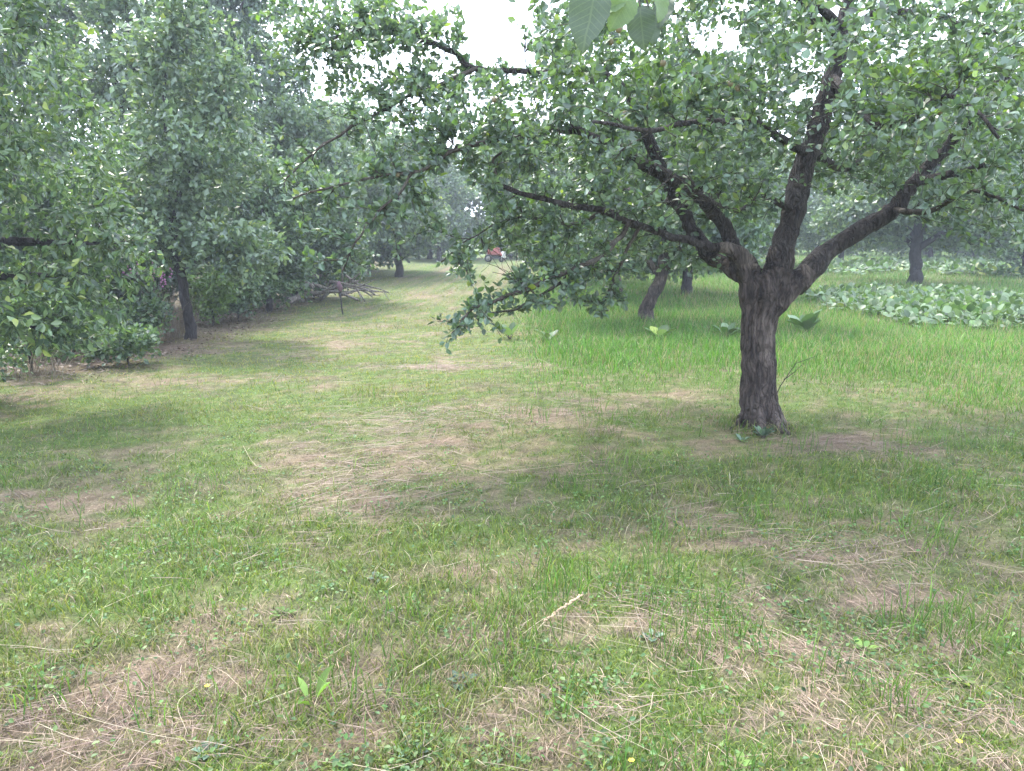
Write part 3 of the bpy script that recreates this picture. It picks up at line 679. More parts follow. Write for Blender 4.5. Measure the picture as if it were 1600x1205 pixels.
# ------------------------------------------------------------------ general orchard tree
def orchard_tree(name, label, bx, by, H, crown, pal, leaf, ntg, per_m=14, ros=3, trunk_r=.1, trunk_h=1.3, lean=(0, 0), seed=1, cat='tree', group=None,
                 parts=0, kind='mid', mat=M_DARKBARK, droop=0., up=.4, wid=1., limbs=7, fork=None, sag=.1, sides=8, extra=None, start=.2, var=.22):
    """crown: list of (dx,dy,z, rx,ry,rz, weight) lobes about the tree base"""
    r = np.random.default_rng(seed)
    z0 = float(ground_z(np.array([bx]), np.array([by]))[0])
    root = empty(name, (bx, by, 0), label, cat, group)
    tp = np.array([[bx, by, z0-.1], [bx+.02, by, .3], [bx+lean[0]*.4, by+lean[1]*.4, trunk_h*.5], [bx+lean[0], by+lean[1], trunk_h], [bx+lean[0]*1.2, by+lean[1]*1.2, trunk_h*.45+H*.4], [bx+lean[0]*1.2, by+lean[1], H*.8]])
    rr = np.array([trunk_r*1.35, trunk_r*1.08, trunk_r, trunk_r*.9, trunk_r*.55, trunk_r*.15])
    sp_ = spline(np.column_stack([tp, rr]), 6); pts = wobble(sp_[:, :3], trunk_r*.25, r); rad = sp_[:, 3].clip(.006)
    me = tubes_mesh('trunk', [(pts, rad*(1+r.normal(0, .05, len(rad))))], 14); link('trunk', me, mat, root)
    sk = Skel(r); sk.add(pts, rad, skip=10)
    W = np.array([c_[6] for c_ in crown], float); W /= W.sum(); lb = []
    for k in range(limbs):
        c_ = crown[r.choice(len(crown), p=W)] if k >= len(crown) else crown[k]
        e = np.array([bx+c_[0], by+c_[1], c_[2]]) + r.normal(0, .25, 3)*np.array(c_[3:6])
        j = int(np.argmin(np.abs(pts[:, 2] - max(trunk_h*.85, min(e[2]*.55, H*.6) + r.normal(0, .15))))); a = pts[j]; L = np.linalg.norm(e-a)
        m1 = a + (e-a)*.4 + np.array([0, 0, L*.12]) + r.normal(0, L*.06, 3)
        q = spline(np.column_stack([np.array([a, m1, e]), [rad[j]*.65, rad[j]*.42, .008]]), 7)
        p_ = wobble(q[:, :3], .02, r); lb.append((p_, q[:, 3])); sk.add(p_, q[:, 3], skip=2)
    for p_, q in lb: link('limb', tubes_mesh('limb', [(p_, q)], sides), mat, root)
    n_ = np.round(W*ntg*1.3).astype(int); T = []
    for c_, k in zip(crown, n_):
        u = unit(r.normal(0, 1, (k, 3)))*(r.random((k, 1))**.42)
        T.append(np.array([bx+c_[0], by+c_[1], c_[2]]) + u*np.array(c_[3:6]))
    T = np.concatenate(T); T = T[T[:, 2] > .12]
    sk.grow(T, .02, sag=sag, step=.14)
    tws = [t_ for t_ in sk.tw if t_[1][0] > (.0 if by < 9 else .006 if by < 20 else .009)]
    if by > 9: tws = [(p_[::2] if len(p_) % 2 else np.vstack([p_[::2], p_[-1:]]), q_[::2] if len(p_) % 2 else np.append(q_[::2], q_[-1])) for p_, q_ in tws]
    if tws: link('twigs', tubes_mesh('twigs', tws, 3), mat if by > 9 else M_TWIG, root, 'stuff')
    far = by > 9
    P, Dd, N, s = leaves_on(sk.tw, r, per_m*(2.0 if far else 1.9), leaf*(1.42 if far else 1.0), ros=6 if far else 4, start=start, up=up, droop=droop, jit=leaf*.9 if far else .02)
    if far: kind = 'far'
    if parts:
        _, _, inf = in_frame(P); o_ = np.argsort(np.where(inf, P[:, 1]/s, 1e9)); big = o_[:parts]; rest = o_[parts:]
        part_leaves(root, P[big], Dd[big], N[big], s[big], pal, r, wid=wid)
    else: rest = np.arange(len(P))
    v, fs, cc = leaf_mesh(P[rest], Dd[rest], N[rest], s[rest], leafcol(pal, len(rest), r, var=var), kind, wid)
    link('crown', mesh_from('crown', v, fs, cc), M_LEAF, root, 'stuff')
    NL[name+str(seed)] = len(P)
    return root
def X_at(px, d): return (px-CX)/F*d/ (cp)      # near the horizon line
# nearest left tree, its boughs hang into the frame
orchard_tree('plum_tree', 'nearest left tree whose narrow-leaved boughs hang down along the left edge of the view', -5.0, 6.6, 5.2,
  [(.7, -.3, 3.0, 1.0, 1.3, .9, 3), (.9, .1, 2.2, .85, 1.1, .7, 3), (.6, -.9, 2.1, .75, .8, .8, 2.4), (1.2, .4, 1.45, .62, .8, .5, 2.0), (.4, .2, 4.2, 1.1, 1.4, .8, 2.2), (.8, -.4, 1.0, .8, .6, .45, 2.0), (1.05, .2, .8, .5, .6, .3, 1.2), (.1, -.2, 1.5, .7, .8, .7, 2), (0, 0, 3.2, 1.2, 1.2, 1.2, 1)],
  'plum', .078, 1350, per_m=13, ros=3, trunk_r=.14, seed=21, parts=300, droop=.55, up=.1, wid=.72, limbs=10, sag=.3)
# slim tree with the visible dark trunk
g = ground_at(297, 530)
orchard_tree('cherry_tree', 'slim dark-trunked fruit tree standing at the left edge of the mown strip', g[0], g[1], 5.0,
  [(-.2, 0, 1.55, 1.0, 1.0, .5, 2.5), (.75, -.1, 1.35, .75, .8, .5, 2.3), (.1, 0, 2.6, 1.3, 1.0, .8, 3.4), (-.1, .1, 3.9, .6, .6, .7, 1.5), (.75, 0, 3.7, .45, .5, .8, 1.2), (-.9, -.2, 2.0, .6, .6, .4, 1.2), (.3, 0, 4.6, .35, .35, .5, .5)],
  'grey', .075, 900, per_m=12, trunk_r=.07, trunk_h=1.15, lean=(-.08, 0), seed=22, up=.2, droop=.3, wid=.85)
# low bushy tree whose foliage reaches the ground
g = ground_at(405, 492)
orchard_tree('hazel_bush', 'dense dark green bush whose leaves reach the ground beside the pile of dead branches', g[0], g[1]+.6, 3.4,
  [(0, 0, .7, 1.0, .9, .6, 2), (.1, 0, 1.6, 1.2, 1.0, .7, 3), (-.4, .3, 2.5, 1.0, 1.0, .7, 2), (.7, .2, 2.4, .8, .8, .6, 1.3)],
  'plum', .08, 620, per_m=12, trunk_r=.06, trunk_h=.4, seed=23, cat='bush', wid=.9)
orchard_tree('pear_tree', 'upright pale green tree rising behind the slim dark-trunked tree', -7.2, 15.5, 7.6,
  [(0, 0, 2.6, 1.5, 1.3, 1.0, 2.5), (.2, 0, 4.2, 1.3, 1.2, 1.1, 3), (1.2, 0, 3.6, .9, .9, 1.0, 1.5), (0, 0, 5.8, .9, .9, 1.0, 1.5), (-1.2, 0, 4.3, .8, .8, .8, 1)],
  'grey', .085, 900, per_m=10, trunk_r=.12, seed=24)
orchard_tree('pear_tree', 'tall leafy tree filling the upper left behind the slim dark-trunked tree', -11.6, 18.5, 9.2,
  [(0, 0, 3.2, 2.0, 1.6, 1.4, 2), (.3, 0, 5.4, 1.9, 1.6, 1.4, 3), (1.7, 0, 6.8, 1.3, 1.2, 1.0, 2), (-1.2, 0, 7.2, 1.4, 1.2, 1.1, 2), (.6, 0, 8.3, 1.1, 1.0, .7, 1.3)],
  'grey', .095, 1150, per_m=9, trunk_r=.16, seed=25)
orchard_tree('walnut_tree', 'tall tree with arching leafy boughs, left of the bright gap in the sky', -6.6, 19.5, 9.8,
  [(0, 0, 3.6, 1.7, 1.4, 1.2, 2), (-.5, 0, 5.6, 1.7, 1.4, 1.2, 2.6), (.4, 0, 7.2, 1.4, 1.2, 1.0, 2.2), (-.9, 0, 8.6, 1.3, 1.1, .9, 1.6), (.9, 0, 5.0, 1.0, 1.0, .9, 1)],
  'apple', .095, 1050, per_m=9, trunk_r=.17, seed=26)
orchard_tree('fruit_tree', 'round leafy tree beside the grass strip, behind the pile of dead branches', -5.0, 18.0, 4.6,
  [(0, 0, 1.6, 1.5, 1.2, .9, 2.5), (.5, 0, 2.8, 1.4, 1.2, .9, 3), (-.9, 0, 3.2, 1.0, 1.0, .9, 1.5), (.2, 0, 3.9, .9, .9, .6, 1)],
  'grey', .085, 900, per_m=10, trunk_r=.1, seed=27)
# middle distance trees right of the strip
g = ground_at(1010, 503)
orchard_tree('apple_tree', 'leaning dark-trunked apple tree standing in the tall grass left of the big forked tree', g[0], g[1], 4.4,
  [(0, 0, 2.0, 1.9, 1.5, .6, 3), (-1.2, -.5, 1.3, .7, .9, .6, 1.2), (1.2, -.3, 1.45, .8, 1.0, .6, 1.3), (.2, 0, 3.1, 1.8, 1.4, .8, 3), (.9, .4, 3.9, 1.2, 1.0, .6, 1)],
  'apple', .075, 950, per_m=11, trunk_r=.115, trunk_h=.95, lean=(.26, 0), seed=31, mat=M_BARK)
g = ground_at(960, 468)
orchard_tree('apple_tree', 'grey-trunked apple tree just behind the leaning one', g[0], g[1], 4.4,
  [(0, 0, 2.3, 1.9, 1.5, .6, 3), (-1.5, 0, 2.2, 1.0, 1.0, .6, 1.3), (.0, 0, 3.3, 1.6, 1.4, .8, 2.5)],
  'apple', .085, 620, per_m=10, trunk_r=.15, trunk_h=1.2, lean=(-.2, 0), seed=32, mat=M_BARK)
g = ground_at(1427, 444)
orchard_tree('apple_tree', 'solitary apple tree with straight dark trunk between the two beds of broad leaves', g[0], g[1], 6.4,
  [(0, 0, 2.4, 3.0, 2.2, 1.0, 3), (-1.8, 0, 1.9, 1.4, 1.2, .8, 1.2), (1.9, 0, 1.6, 1.7, 1.3, .8, 1.8), (-1.2, .5, 1.5, 1.2, 1.0, .5, .8), (0, 0, 4.4, 2.8, 2.2, 1.2, 3), (0, 0, 5.6, 1.8, 1.5, .8, 1.4)],
  'grey', .115, 1200, per_m=8, trunk_r=.17, trunk_h=1.2, seed=33, mat=M_DARKBARK)
MID = [(19.8, 37, 6.4, 'grey', 'low pale tree right of and behind the solitary straight-trunked apple tree', 133),
       (24.2, 38, 6.4, 'apple', 'low-branched tree just outside the right end of the farther leafy bed', 134),
       (11.2, 36, 6.2, 'grey', 'low pale tree left of and behind the solitary straight-trunked apple tree', 130),
       (28.5, 37, 6.2, 'grey', 'pale low-branched tree behind the far right end of the farther leafy bed', 131),
       (15.6, 37, 6.4, 'grey', 'pale low-branched tree directly behind the farther leafy bed', 132),
       (4.4, 19.5, 5.4, 'apple', 'leafy apple tree seen through the fork of the big trunk', 39),
       (-5.6, 30, 7.0, 'grey', 'tall pale tree left of the red garden machine, over the grass strip edge', 30),
       (1.7, 24, 5.8, 'apple', 'wide apple tree in the rows seen between the forked trunk and the leaning tree', 34),
       (17.8, 27, 6.2, 'grey', 'rounded tree at the far right edge beyond the leafy beds', 35),
       (2.9, 34, 6.0, 'apple', 'tree at the far end of the grass strip, right of its vanishing point', 36),
       (5.6, 31, 6.6, 'grey', 'tree beyond the meadow showing under the right-hand limb of the forked tree', 37),
       (9.2, 33, 6.8, 'apple', 'rounded tree behind the solitary straight-trunked apple tree', 38)]
for x_, y_, H, pal, lab, sd in MID:
    k = H/6.0; q = np.random.default_rng(sd)
    orchard_tree('fruit_tree', lab, x_, y_, H,
      [(q.normal(0, .3), 0, 1.9*k, 2.4*k, 1.8*k, 1.0*k, 3), (q.normal(0, 1), 0, 3.6*k, 2.1*k, 1.6*k, 1.0*k, 3), (-1.6*k, 0, 2.0*k, 1.1*k, 1.1*k, .8*k, 1.2), (1.7*k, 0, 2.2*k, 1.1*k, 1.1*k, .8*k, 1.2), (q.normal(0, .5), 0, 4.9*k, 1.2*k, 1.1*k, .7*k, 1), (q.normal(0, .8), .6, 1.1*k, 2.3*k, 1.3*k, .7*k, 2.2)],
      pal, .115, 740, per_m=7, trunk_r=.12, trunk_h=1.3, seed=sd, kind='far')
# left row running away beside the strip
for px_, d_, H, lab, sd in [(628, 27, 5.2, 'slim-trunked tree at the left side of the far strip, beyond the dead branches', 41), (560, 25, 5.6, 'bushy tree just behind the dead branches at the left of the strip', 42),
                            (690, 41, 6.2, 'small far tree left of the red garden machine', 43), (500, 33, 7.0, 'tall far tree rising behind the pile of dead branches', 44)]:
    k = H/5.4; q = np.random.default_rng(sd)
    orchard_tree('fruit_tree', lab, X_at(px_, d_), d_, H,
      [(0, 0, 1.7*k, 1.7*k, 1.5*k, .9*k, 3), (-.8, .6, .9*k, 1.2*k, 1.2*k, .6*k, 1.3), (q.normal(0, .5), 0, 3.2*k, 1.6*k, 1.4*k, .9*k, 3), (q.normal(0, .4), 0, 4.4*k, 1.0*k, 1.0*k, .7*k, 1.3)],
      'grey', .125, 560, per_m=7, trunk_r=.13, trunk_h=1.2, seed=sd, kind='far')
# distant row closing the orchard
q = np.random.default_rng(77)
for k, x_ in enumerate(np.linspace(-34, 42, 19)):
    y_ = 47 + q.uniform(-3, 6); H = q.uniform(7.0, 9.0) if x_ < -6 else q.uniform(5.8, 7.6)
    orchard_tree('distant_tree', 'hazy distant fruit tree in the row that closes off the orchard', x_ + q.normal(0, .8), y_, H,
      [(0, 0, H*.24, 2.9, 2.0, H*.2, 3), (q.normal(0, .6), 0, H*.55, 2.7, 2.0, H*.2, 3), (q.normal(0, .6), 0, H*.8, 1.7, 1.5, H*.13, 1.2), (q.normal(0, 1.2), .5, H*.12, 2.6, 1.5, H*.09, 1.6)],
      ['grey', 'apple'][k % 2], .22, 470, per_m=5, trunk_r=.13, trunk_h=.9, seed=100+k, kind='far', group='trees of the distant row', limbs=5, sides=5)
print('LEAVES', sum(NL.values()))

# ------------------------------------------------------------------ left undergrowth
def shrub(name, label, px, py, H, W, pal, leaf, ntg, seed, cat='shrub', d=None, **k):
    g = ground_at(px, py) if d is None else np.array([X_at(px, d), d, 0])
    return orchard_tree(name, label, g[0], g[1], H, [(0, 0, H*.45, W, W*.8, H*.4, 3), (W*.4, 0, H*.7, W*.6, W*.6, H*.25, 1), (-W*.4, 0, H*.35, W*.6, W*.6, H*.25, 1)],
                        pal, leaf, ntg, trunk_r=min(.02, .012*H), trunk_h=H*.25, seed=seed, cat=cat, limbs=4, sides=5, **k)
shrub('bramble_shrub', 'dense shrub with small leaves at the bottom left edge under the hanging boughs', -40, 625, 1.5, .75, 'plum', .05, 260, 51, per_m=16, parts=0)
shrub('low_shoots', 'low leafy shoots sprouting from the bare bank under the left-hand tree', 200, 572, .48, .42, 'plum', .05, 110, 52, cat='plant', per_m=16)
shrub('low_shoots', 'low leafy sprigs left of the other shoots on the bare bank', 115, 562, .6, .45, 'fresh', .05, 110, 53, cat='plant', per_m=16)
shrub('sapling_bush', 'small yellow-green bush just right of the slim dark trunk', 333, 508, 1.15, .42, 'fresh', .06, 130, 54, cat='bush', per_m=14)
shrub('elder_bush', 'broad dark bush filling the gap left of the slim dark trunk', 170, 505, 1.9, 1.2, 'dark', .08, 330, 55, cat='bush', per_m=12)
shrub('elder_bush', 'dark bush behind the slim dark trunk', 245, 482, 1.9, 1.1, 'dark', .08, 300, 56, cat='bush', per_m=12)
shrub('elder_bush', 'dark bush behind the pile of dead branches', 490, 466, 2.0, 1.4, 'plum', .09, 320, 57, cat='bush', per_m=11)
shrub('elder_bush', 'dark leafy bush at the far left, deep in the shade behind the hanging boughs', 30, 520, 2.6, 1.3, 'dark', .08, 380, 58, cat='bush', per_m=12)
shrub('bramble_shrub', 'leafy shrub with arching shoots at the left edge, below the hanging boughs', 50, 585, 1.0, .55, 'fresh', .05, 190, 151, per_m=14)
shrub('bramble_shrub', 'bushy growth at the left, between the left edge and the low shoots', 95, 548, 1.1, .7, 'plum', .06, 230, 152, per_m=12)
shrub('bramble_shrub', 'low bush right of the low shoots, left of the bleached grass clump', 215, 538, .75, .5, 'plum', .055, 150, 153, per_m=12)
shrub('sapling_bush', 'rounded low bush right of the small yellow-green bush', 372, 500, .9, .5, 'plum', .06, 150, 154, cat='bush', per_m=12)
# pinkish purple flower spikes
g = ground_at(236, 512)
root = empty('purple_flowers', g, 'faint purple flower spikes between the hanging boughs and the slim dark trunk', 'flowers')
r = np.random.default_rng(60)
M_PURPLE = plain('purple_petal', (.38, .16, .30), .6)
stems = []
for k in range(9):
    a = g + np.array([r.normal(0, .2), r.normal(0, .15), 0]); top = a + np.array([r.normal(-.1, .08), r.normal(0, .05), 1.3 + r.uniform(-.2, .35)])
    pts = np.linspace(a, top, 8); stems.append((pts, np.linspace(.008, .003, 8)))
    q = []
    for t in np.linspace(.55, 1, 16):
        c_ = a + (top-a)*t; th = r.random()*6.28
        q.append((np.array([c_, c_ + np.array([math.cos(th), math.sin(th), .3])*.028, c_ + np.array([math.cos(th), math.sin(th), .1])*.055*(1.3-t)]), np.array([.006, .02, .008])))
    link('flower_spike', tubes_mesh('flower_spike', q, 6), M_PURPLE, root)
link('stems', tubes_mesh('stems', stems, 5), M_TWIG, root)
# pale dry reed tuft by the slim trunk
def tuft(name, label, g, n, H, sprd, cols, cat, seed, lean=.5, wd=.007):
    rr = np.random.default_rng(seed); P = np.stack([g[0]+rr.normal(0, sprd, n), g[1]+rr.normal(0, sprd, n), np.zeros(n)], -1)
    P[:, 2] = ground_z(P[:, 0], P[:, 1]) - .01
    v, fs, c_ = blades(P, H*rr.uniform(.5, 1.1, n), np.full(n, wd), lean*rr.uniform(.2, 1.3, n), cols[rr.integers(0, len(cols), n)]*(1+rr.normal(0, .15, (n, 1))), 2)
    return tag(link(name, mesh_from(name, v, fs, c_), M_STRAW), label, cat)
tuft('dry_grass_tuft', 'tall bleached clump of dead grass leaning against the slim dark trunk', ground_at(272, 527), 170, 1.0, .13, STRAWS*.6, 'dry grass', 61)
tuft('dry_grass_tuft', 'bleached dead grass stalks at the left edge below the hanging boughs', ground_at(60, 588), 70, .7, .16, STRAWS*.75, 'dry grass', 62, .9)
tuft('dry_grass_tuft', 'low heap of pale dead stems right of the slim dark trunk', ground_at(352, 500), 130, .35, .25, STRAWS*.8, 'dry grass', 63, 1.3)
th_ = rng.random(420)*6.28; rd_ = rng.uniform(.15, .34, 420); bx_, by_ = ground_at(1185, 668)[:2]; P = np.stack([bx_+np.cos(th_)*rd_, by_+np.sin(th_)*rd_, np.zeros(420)], -1); P[:, 2] = ground_z(P[:, 0], P[:, 1]) - .01
gc_ = blades(P, rng.uniform(.04, .17, 420), np.full(420, .0055), rng.uniform(.2, 1.2, 420), pick(np.vstack([GREENS, STRAWS[:2]*.7]), 420), 2)
tag(link('trunk_foot_grass', mesh_from('trunk_foot_grass', *gc_), M_GRASS), 'longer grass the mower missed around the foot of the forked trunk', 'grass', kind='stuff')
# leaf litter on the bank
r = np.random.default_rng(64)
x = r.uniform(-12, -2.6, 26000); y = r.uniform(6, 17, 26000); keep = r.random(26000) < bank(x, y); x, y = x[keep], y[keep]; n = len(x)
v, fs, c_ = leaf_mesh(np.stack([x, y, ground_z(x, y)+.012], -1), np.stack([r.normal(0, 1, n), r.normal(0, 1, n), r.normal(0, .25, n)], -1), unit(np.stack([r.normal(0, .3, n), r.normal(0, .3, n), np.ones(n)], -1)),
                      r.uniform(.03, .06, n), np.array([[.12, .085, .065], [.17, .13, .10], [.08, .055, .045]])[r.integers(0, 3, n)], 'far')
tag(link('leaf_litter', mesh_from('leaf_litter', v, fs, c_), M_STRAW), 'brown fallen leaves on the bare bank under the left trees', 'leaf litter', kind='stuff')

# ------------------------------------------------------------------ pile of dead branches
c0 = ground_at(500, 474)
root = empty('dead_branch_pile', (c0[0], c0[1], 0), 'pile of grey dead branches lying at the left side of the grass strip', 'branch pile')
r = np.random.default_rng(66)
def bough(p0, p1, r0, r1, arch=.1, subs=2):
    t = np.linspace(0, 1, 9)[:, None]; pts = p0*(1-t) + p1*t + np.array([0, 0, arch])*np.sin(t*math.pi); pts = wobble(pts, .04, r)
    items = [(pts, np.linspace(r0, r1, 9))]
    for k in range(subs):
        j = r.integers(3, 8); L = r.uniform(.3, .8); e = pts[j] + unit(p1-p0)*L*.7 + r.normal(0, L*.35, 3); e[2] = abs(e[2])
        items.append((wobble(np.linspace(pts[j], e, 6), .02, r), np.linspace(r1*1.1, r1*.4, 6)))
    link('branch', tubes_mesh('branch', items, 7), M_DEADWOOD, root)
PB = [(450, 455, 505, 474, .07), (448, 474, 482, 462, .07), (452, 430, 510, 436, .05), (455, 468, 530, 455, .06), (515, 440, 585, 462, .035), (530, 445, 580, 474, .03), (545, 440, 608, 460, .028),
      (450, 482, 476, 478, .08), (470, 440, 560, 470, .05), (500, 470, 560, 440, .05), (530, 462, 590, 455, .04), (455, 445, 480, 480, .05), (540, 430, 570, 470, .03), (490, 450, 450, 430, .05)]
for k, (a, b_, c_, d_, rad) in enumerate(PB):
    dd = c0[1] + r.uniform(-.5, .9)
    p0 = at(a, b_, dd); p1 = at(c_, d_, dd + r.uniform(-.6, .6)); p0[2] = max(p0[2], .05); p1[2] = max(p1[2], .04)
    bough(p0, p1, rad, rad*.5, .06)
# thin stake with a knob
c0 = ground_at(536, 492)
root = empty('thin_stake', (c0[0], c0[1], 0), 'thin dark stick standing in the grass with a dull purple-brown lump on its top', 'stake')
hh = at(533, 448, c0[1])[2]
link('stick', tubes_mesh('stick', [(wobble(np.linspace([c0[0], c0[1], -.05], [c0[0]-.04, c0[1], hh-.1], 9), .02, r), np.full(9, .014))], 6), M_DARKBARK, root)
kn = np.array([[0, 0, -.10], [.01, 0, -.06], [0, .01, 0], [-.02, 0, .06], [0, 0, .10]]) + np.array([c0[0]-.04, c0[1], hh])
link('wrapped_top', tubes_mesh('wrapped_top', [(kn, np.array([.02, .045, .055, .04, .02]))], 9), plain('faded_purple_cloth', (.10, .055, .07), .8), root)

# ------------------------------------------------------------------ broad-leaved beds (large grey-green leaves)
LEAFPAL['broad'] = np.array([[.075, .13, .05], [.10, .15, .075], [.06, .11, .045], [.12, .17, .10]])
M_BROAD = leaf_mat('broad_leaf', gloss=.48, trans=.25, spec=.4, tint=(1.3, 1.5, .5))
def bed(name, label, poly_px, n, seed, leafsz, hgt, nparts):
    r = np.random.default_rng(seed)
    g = np.array([ground_at(a, b_)[:2] for a, b_ in poly_px]); lo, hi = g.min(0), g.max(0)
    def inside(p):
        c_ = np.zeros(len(p), bool); j = len(g)-1
        for i_ in range(len(g)):
            a, b_ = g[i_], g[j]
            cond = ((a[1] > p[:, 1]) != (b_[1] > p[:, 1])) & (p[:, 0] < (b_[0]-a[0])*(p[:, 1]-a[1])/(b_[1]-a[1]+1e-12)+a[0]); c_ ^= cond; j = i_
        return c_
    p = r.uniform(lo, hi, (n*4, 2)); jit = np.stack([fbm(p[:, 0], p[:, 1], 1.1, seed), fbm(p[:, 0], p[:, 1], 1.1, seed+5)], -1)-.5
    p = p[inside(p + jit*1.6)][:n]
    cl = vnoise(p[:, 0], p[:, 1], 1.8, seed+9); n = len(p)
    P = np.column_stack([p, ground_z(p[:, 0], p[:, 1]) + hgt*(.35 + .65*cl)*r.uniform(.4, 1, n)])
    az = r.random(n)*6.28; upr = r.random(n) < .22
    D_ = np.stack([np.cos(az), np.sin(az), np.where(upr, r.uniform(.8, 2.2, n), r.normal(.1, .45, n))], -1)
    N_ = unit(np.stack([r.normal(0, .35, n), r.normal(-.1, .35, n), np.ones(n)], -1)); s_ = leafsz*r.uniform(.55, 1.3, n)
    P[:, 2] += np.where(upr, .08, 0)
    c_ = p.mean(0); root = empty(name, (c_[0], c_[1], 0), label, 'leafy plants')
    o_ = np.argsort(P[:, 1]/s_); big = o_[:nparts]; rest = o_[nparts:]
    part_leaves(root, P[big], D_[big], N_[big], s_[big], 'broad', r, wid=1.25, mat=M_BROAD, nmax=nparts)
    v, fs, cc = leaf_mesh(P[rest], D_[rest], N_[rest], s_[rest], leafcol('broad', len(rest), r), 'fine', 1.25)
    link('leaves', mesh_from('leaves', v, fs, cc, True), M_BROAD, root, 'stuff')
    stk = [(np.array([[P[i_, 0]+r.normal(0, .05), P[i_, 1]+r.normal(0, .05), 0], (P[i_]*[1, 1, .6]), P[i_]]), np.array([.008, .006, .005])) for i_ in o_[:350]]
    link('leaf_stalks', tubes_mesh('leaf_stalks', stk, 4), M_TWIG, root, 'stuff')
bed('horseradish_bed', 'nearer bed of large shiny grey-green leaves, in front of the solitary straight-trunked tree', [(1270, 470), (1340, 456), (1480, 462), (1720, 478), (1720, 512), (1560, 515), (1480, 508), (1400, 510), (1300, 490)], 4600, 71, .14, .17, 300)
bed('horseradish_bed', 'farther bed of pale broad leaves behind the solitary straight-trunked tree', [(1265, 428), (1330, 415), (1500, 412), (1750, 414), (1750, 438), (1600, 438), (1470, 430), (1440, 424), (1350, 432)], 3600, 72, .22, .30, 300)

M_WEED = leaf_mat('weed_leaf', gloss=.65, trans=.3, spec=.2)
def rosette(name, label, g, n, L, upr, seed, pal='broad', wid=.7, cat='plant', mat=None):
    r = np.random.default_rng(seed); z = float(ground_z(np.array([g[0]]), np.array([g[1]]))[0])
    root = empty(name, (g[0], g[1], z), label, cat)
    az = np.arange(n)*2.4 + r.normal(0, .2, n); el = r.uniform(.4, 1.2, n)*upr
    D_ = np.stack([np.cos(az), np.sin(az), el], -1); P_ = np.tile([g[0], g[1], z], (n, 1)) + unit(D_)*L*.25
    N_ = unit(np.stack([-np.cos(az)*.6, -np.sin(az)*.6, np.ones(n)], -1))
    part_leaves(root, P_, D_, N_, L*r.uniform(.7, 1.15, n), pal, r, wid=wid, mat=mat or (M_BROAD if pal == 'broad' else M_WEED))
    st = [(np.array([[g[0], g[1], z-.01], P_[i_]+unit(D_[i_])*L*.1]), np.array([.05*L*.5, .02*L])) for i_ in range(n)]
    link('stalks', tubes_mesh('stalks', st, 5), M_TWIG, root, 'stuff')
    return root
rosette('burdock_plant', 'clump of big upright leaves just right of the forked trunk', ground_at(1258, 522), 13, .34, 1.6, 81, wid=.9)
rosette('burdock_plant', 'broad-leaved clump touching the left side of the forked trunk', ground_at(1135, 528), 9, .26, 1.0, 82)
rosette('burdock_plant', 'small broad-leaved plant in the tall grass below the leaning tree', ground_at(1030, 530), 7, .24, .9, 83, wid=1.)
rosette('burdock_plant', 'upright broad-leaved plant in the tall grass under the drooping branch', ground_at(797, 530), 5, .26, 2.0, 84, wid=.9)
rosette('burdock_plant', 'small pale broad leaf plant right of the one under the drooping branch', ground_at(855, 533), 5, .20, 1.4, 85, wid=.9)
rosette('trunk_weed', 'small leafy weed growing at the foot of the forked trunk', ground_at(1192, 686), 14, .10, 1.3, 86, 'apple', .6)
rosette('trunk_weed', 'low weed left of the other one at the foot of the forked trunk', ground_at(1160, 690), 10, .07, .9, 87, 'apple', .6)
rosette('dock_plant', 'young dock plant with two upright bright leaves among dead straw at bottom left', ground_at(487, 1108), 4, .12, 1.7, 88, 'fresh', .42)
for k, (a, b_, lab) in enumerate([(720, 1075, 'flat broad weed in the dead straw right of the young dock'), (1350, 1010, 'small weed rosette in the lower right turf'), (640, 1180, 'leafy weed at the bottom edge, left of centre'),
                      (140, 1010, 'leafy weed in the bottom left turf'), (330, 1185, 'weed with rounded leaves at the bottom edge below the young dock'), (1150, 1195, 'weed rosette at the bottom edge, right of centre'),
                      (1020, 1000, 'weed in the lush green tuft below the fallen seed head'), (1500, 1060, 'weed with broad leaves near the right edge'), (590, 905, 'low weed left of the mid-ground green tufts'), (440, 960, 'small weed above the young dock')]):
    rosette('low_weed', lab, ground_at(a, b_), 8, .05, .45, 90+k, ['apple', 'fresh'][k % 2], .8)

# clover and other tiny broad leaves across the turf
x, y = sample_ground(48000, 1.6, 12); q = fbm(x, y, 2.6, 121); keep = rng.random(len(x)) < (.12 + sstep(.5, .62, q))*(1-dryness(x, y)*.8)*(1-tallness(x, y)); x, y = x[keep], y[keep]; n = len(x)
v = leaf_mesh(np.stack([x, y, ground_z(x, y)+rng.uniform(.008, .04, n)], -1), np.stack([rng.normal(0, 1, n), rng.normal(0, 1, n), rng.normal(.2, .4, n)], -1), unit(np.stack([rng.normal(0, .45, n), rng.normal(0, .45, n), np.ones(n)], -1)),
              rng.uniform(.010, .026, n), pick(np.array([[.075, .15, .045], [.10, .17, .06], [.06, .12, .05], [.13, .19, .075]]), n), 'mid', 1.1)
join('clover', [v], M_GRASS, 'tiny clover-like leaves spread through the turf', 'ground cover')

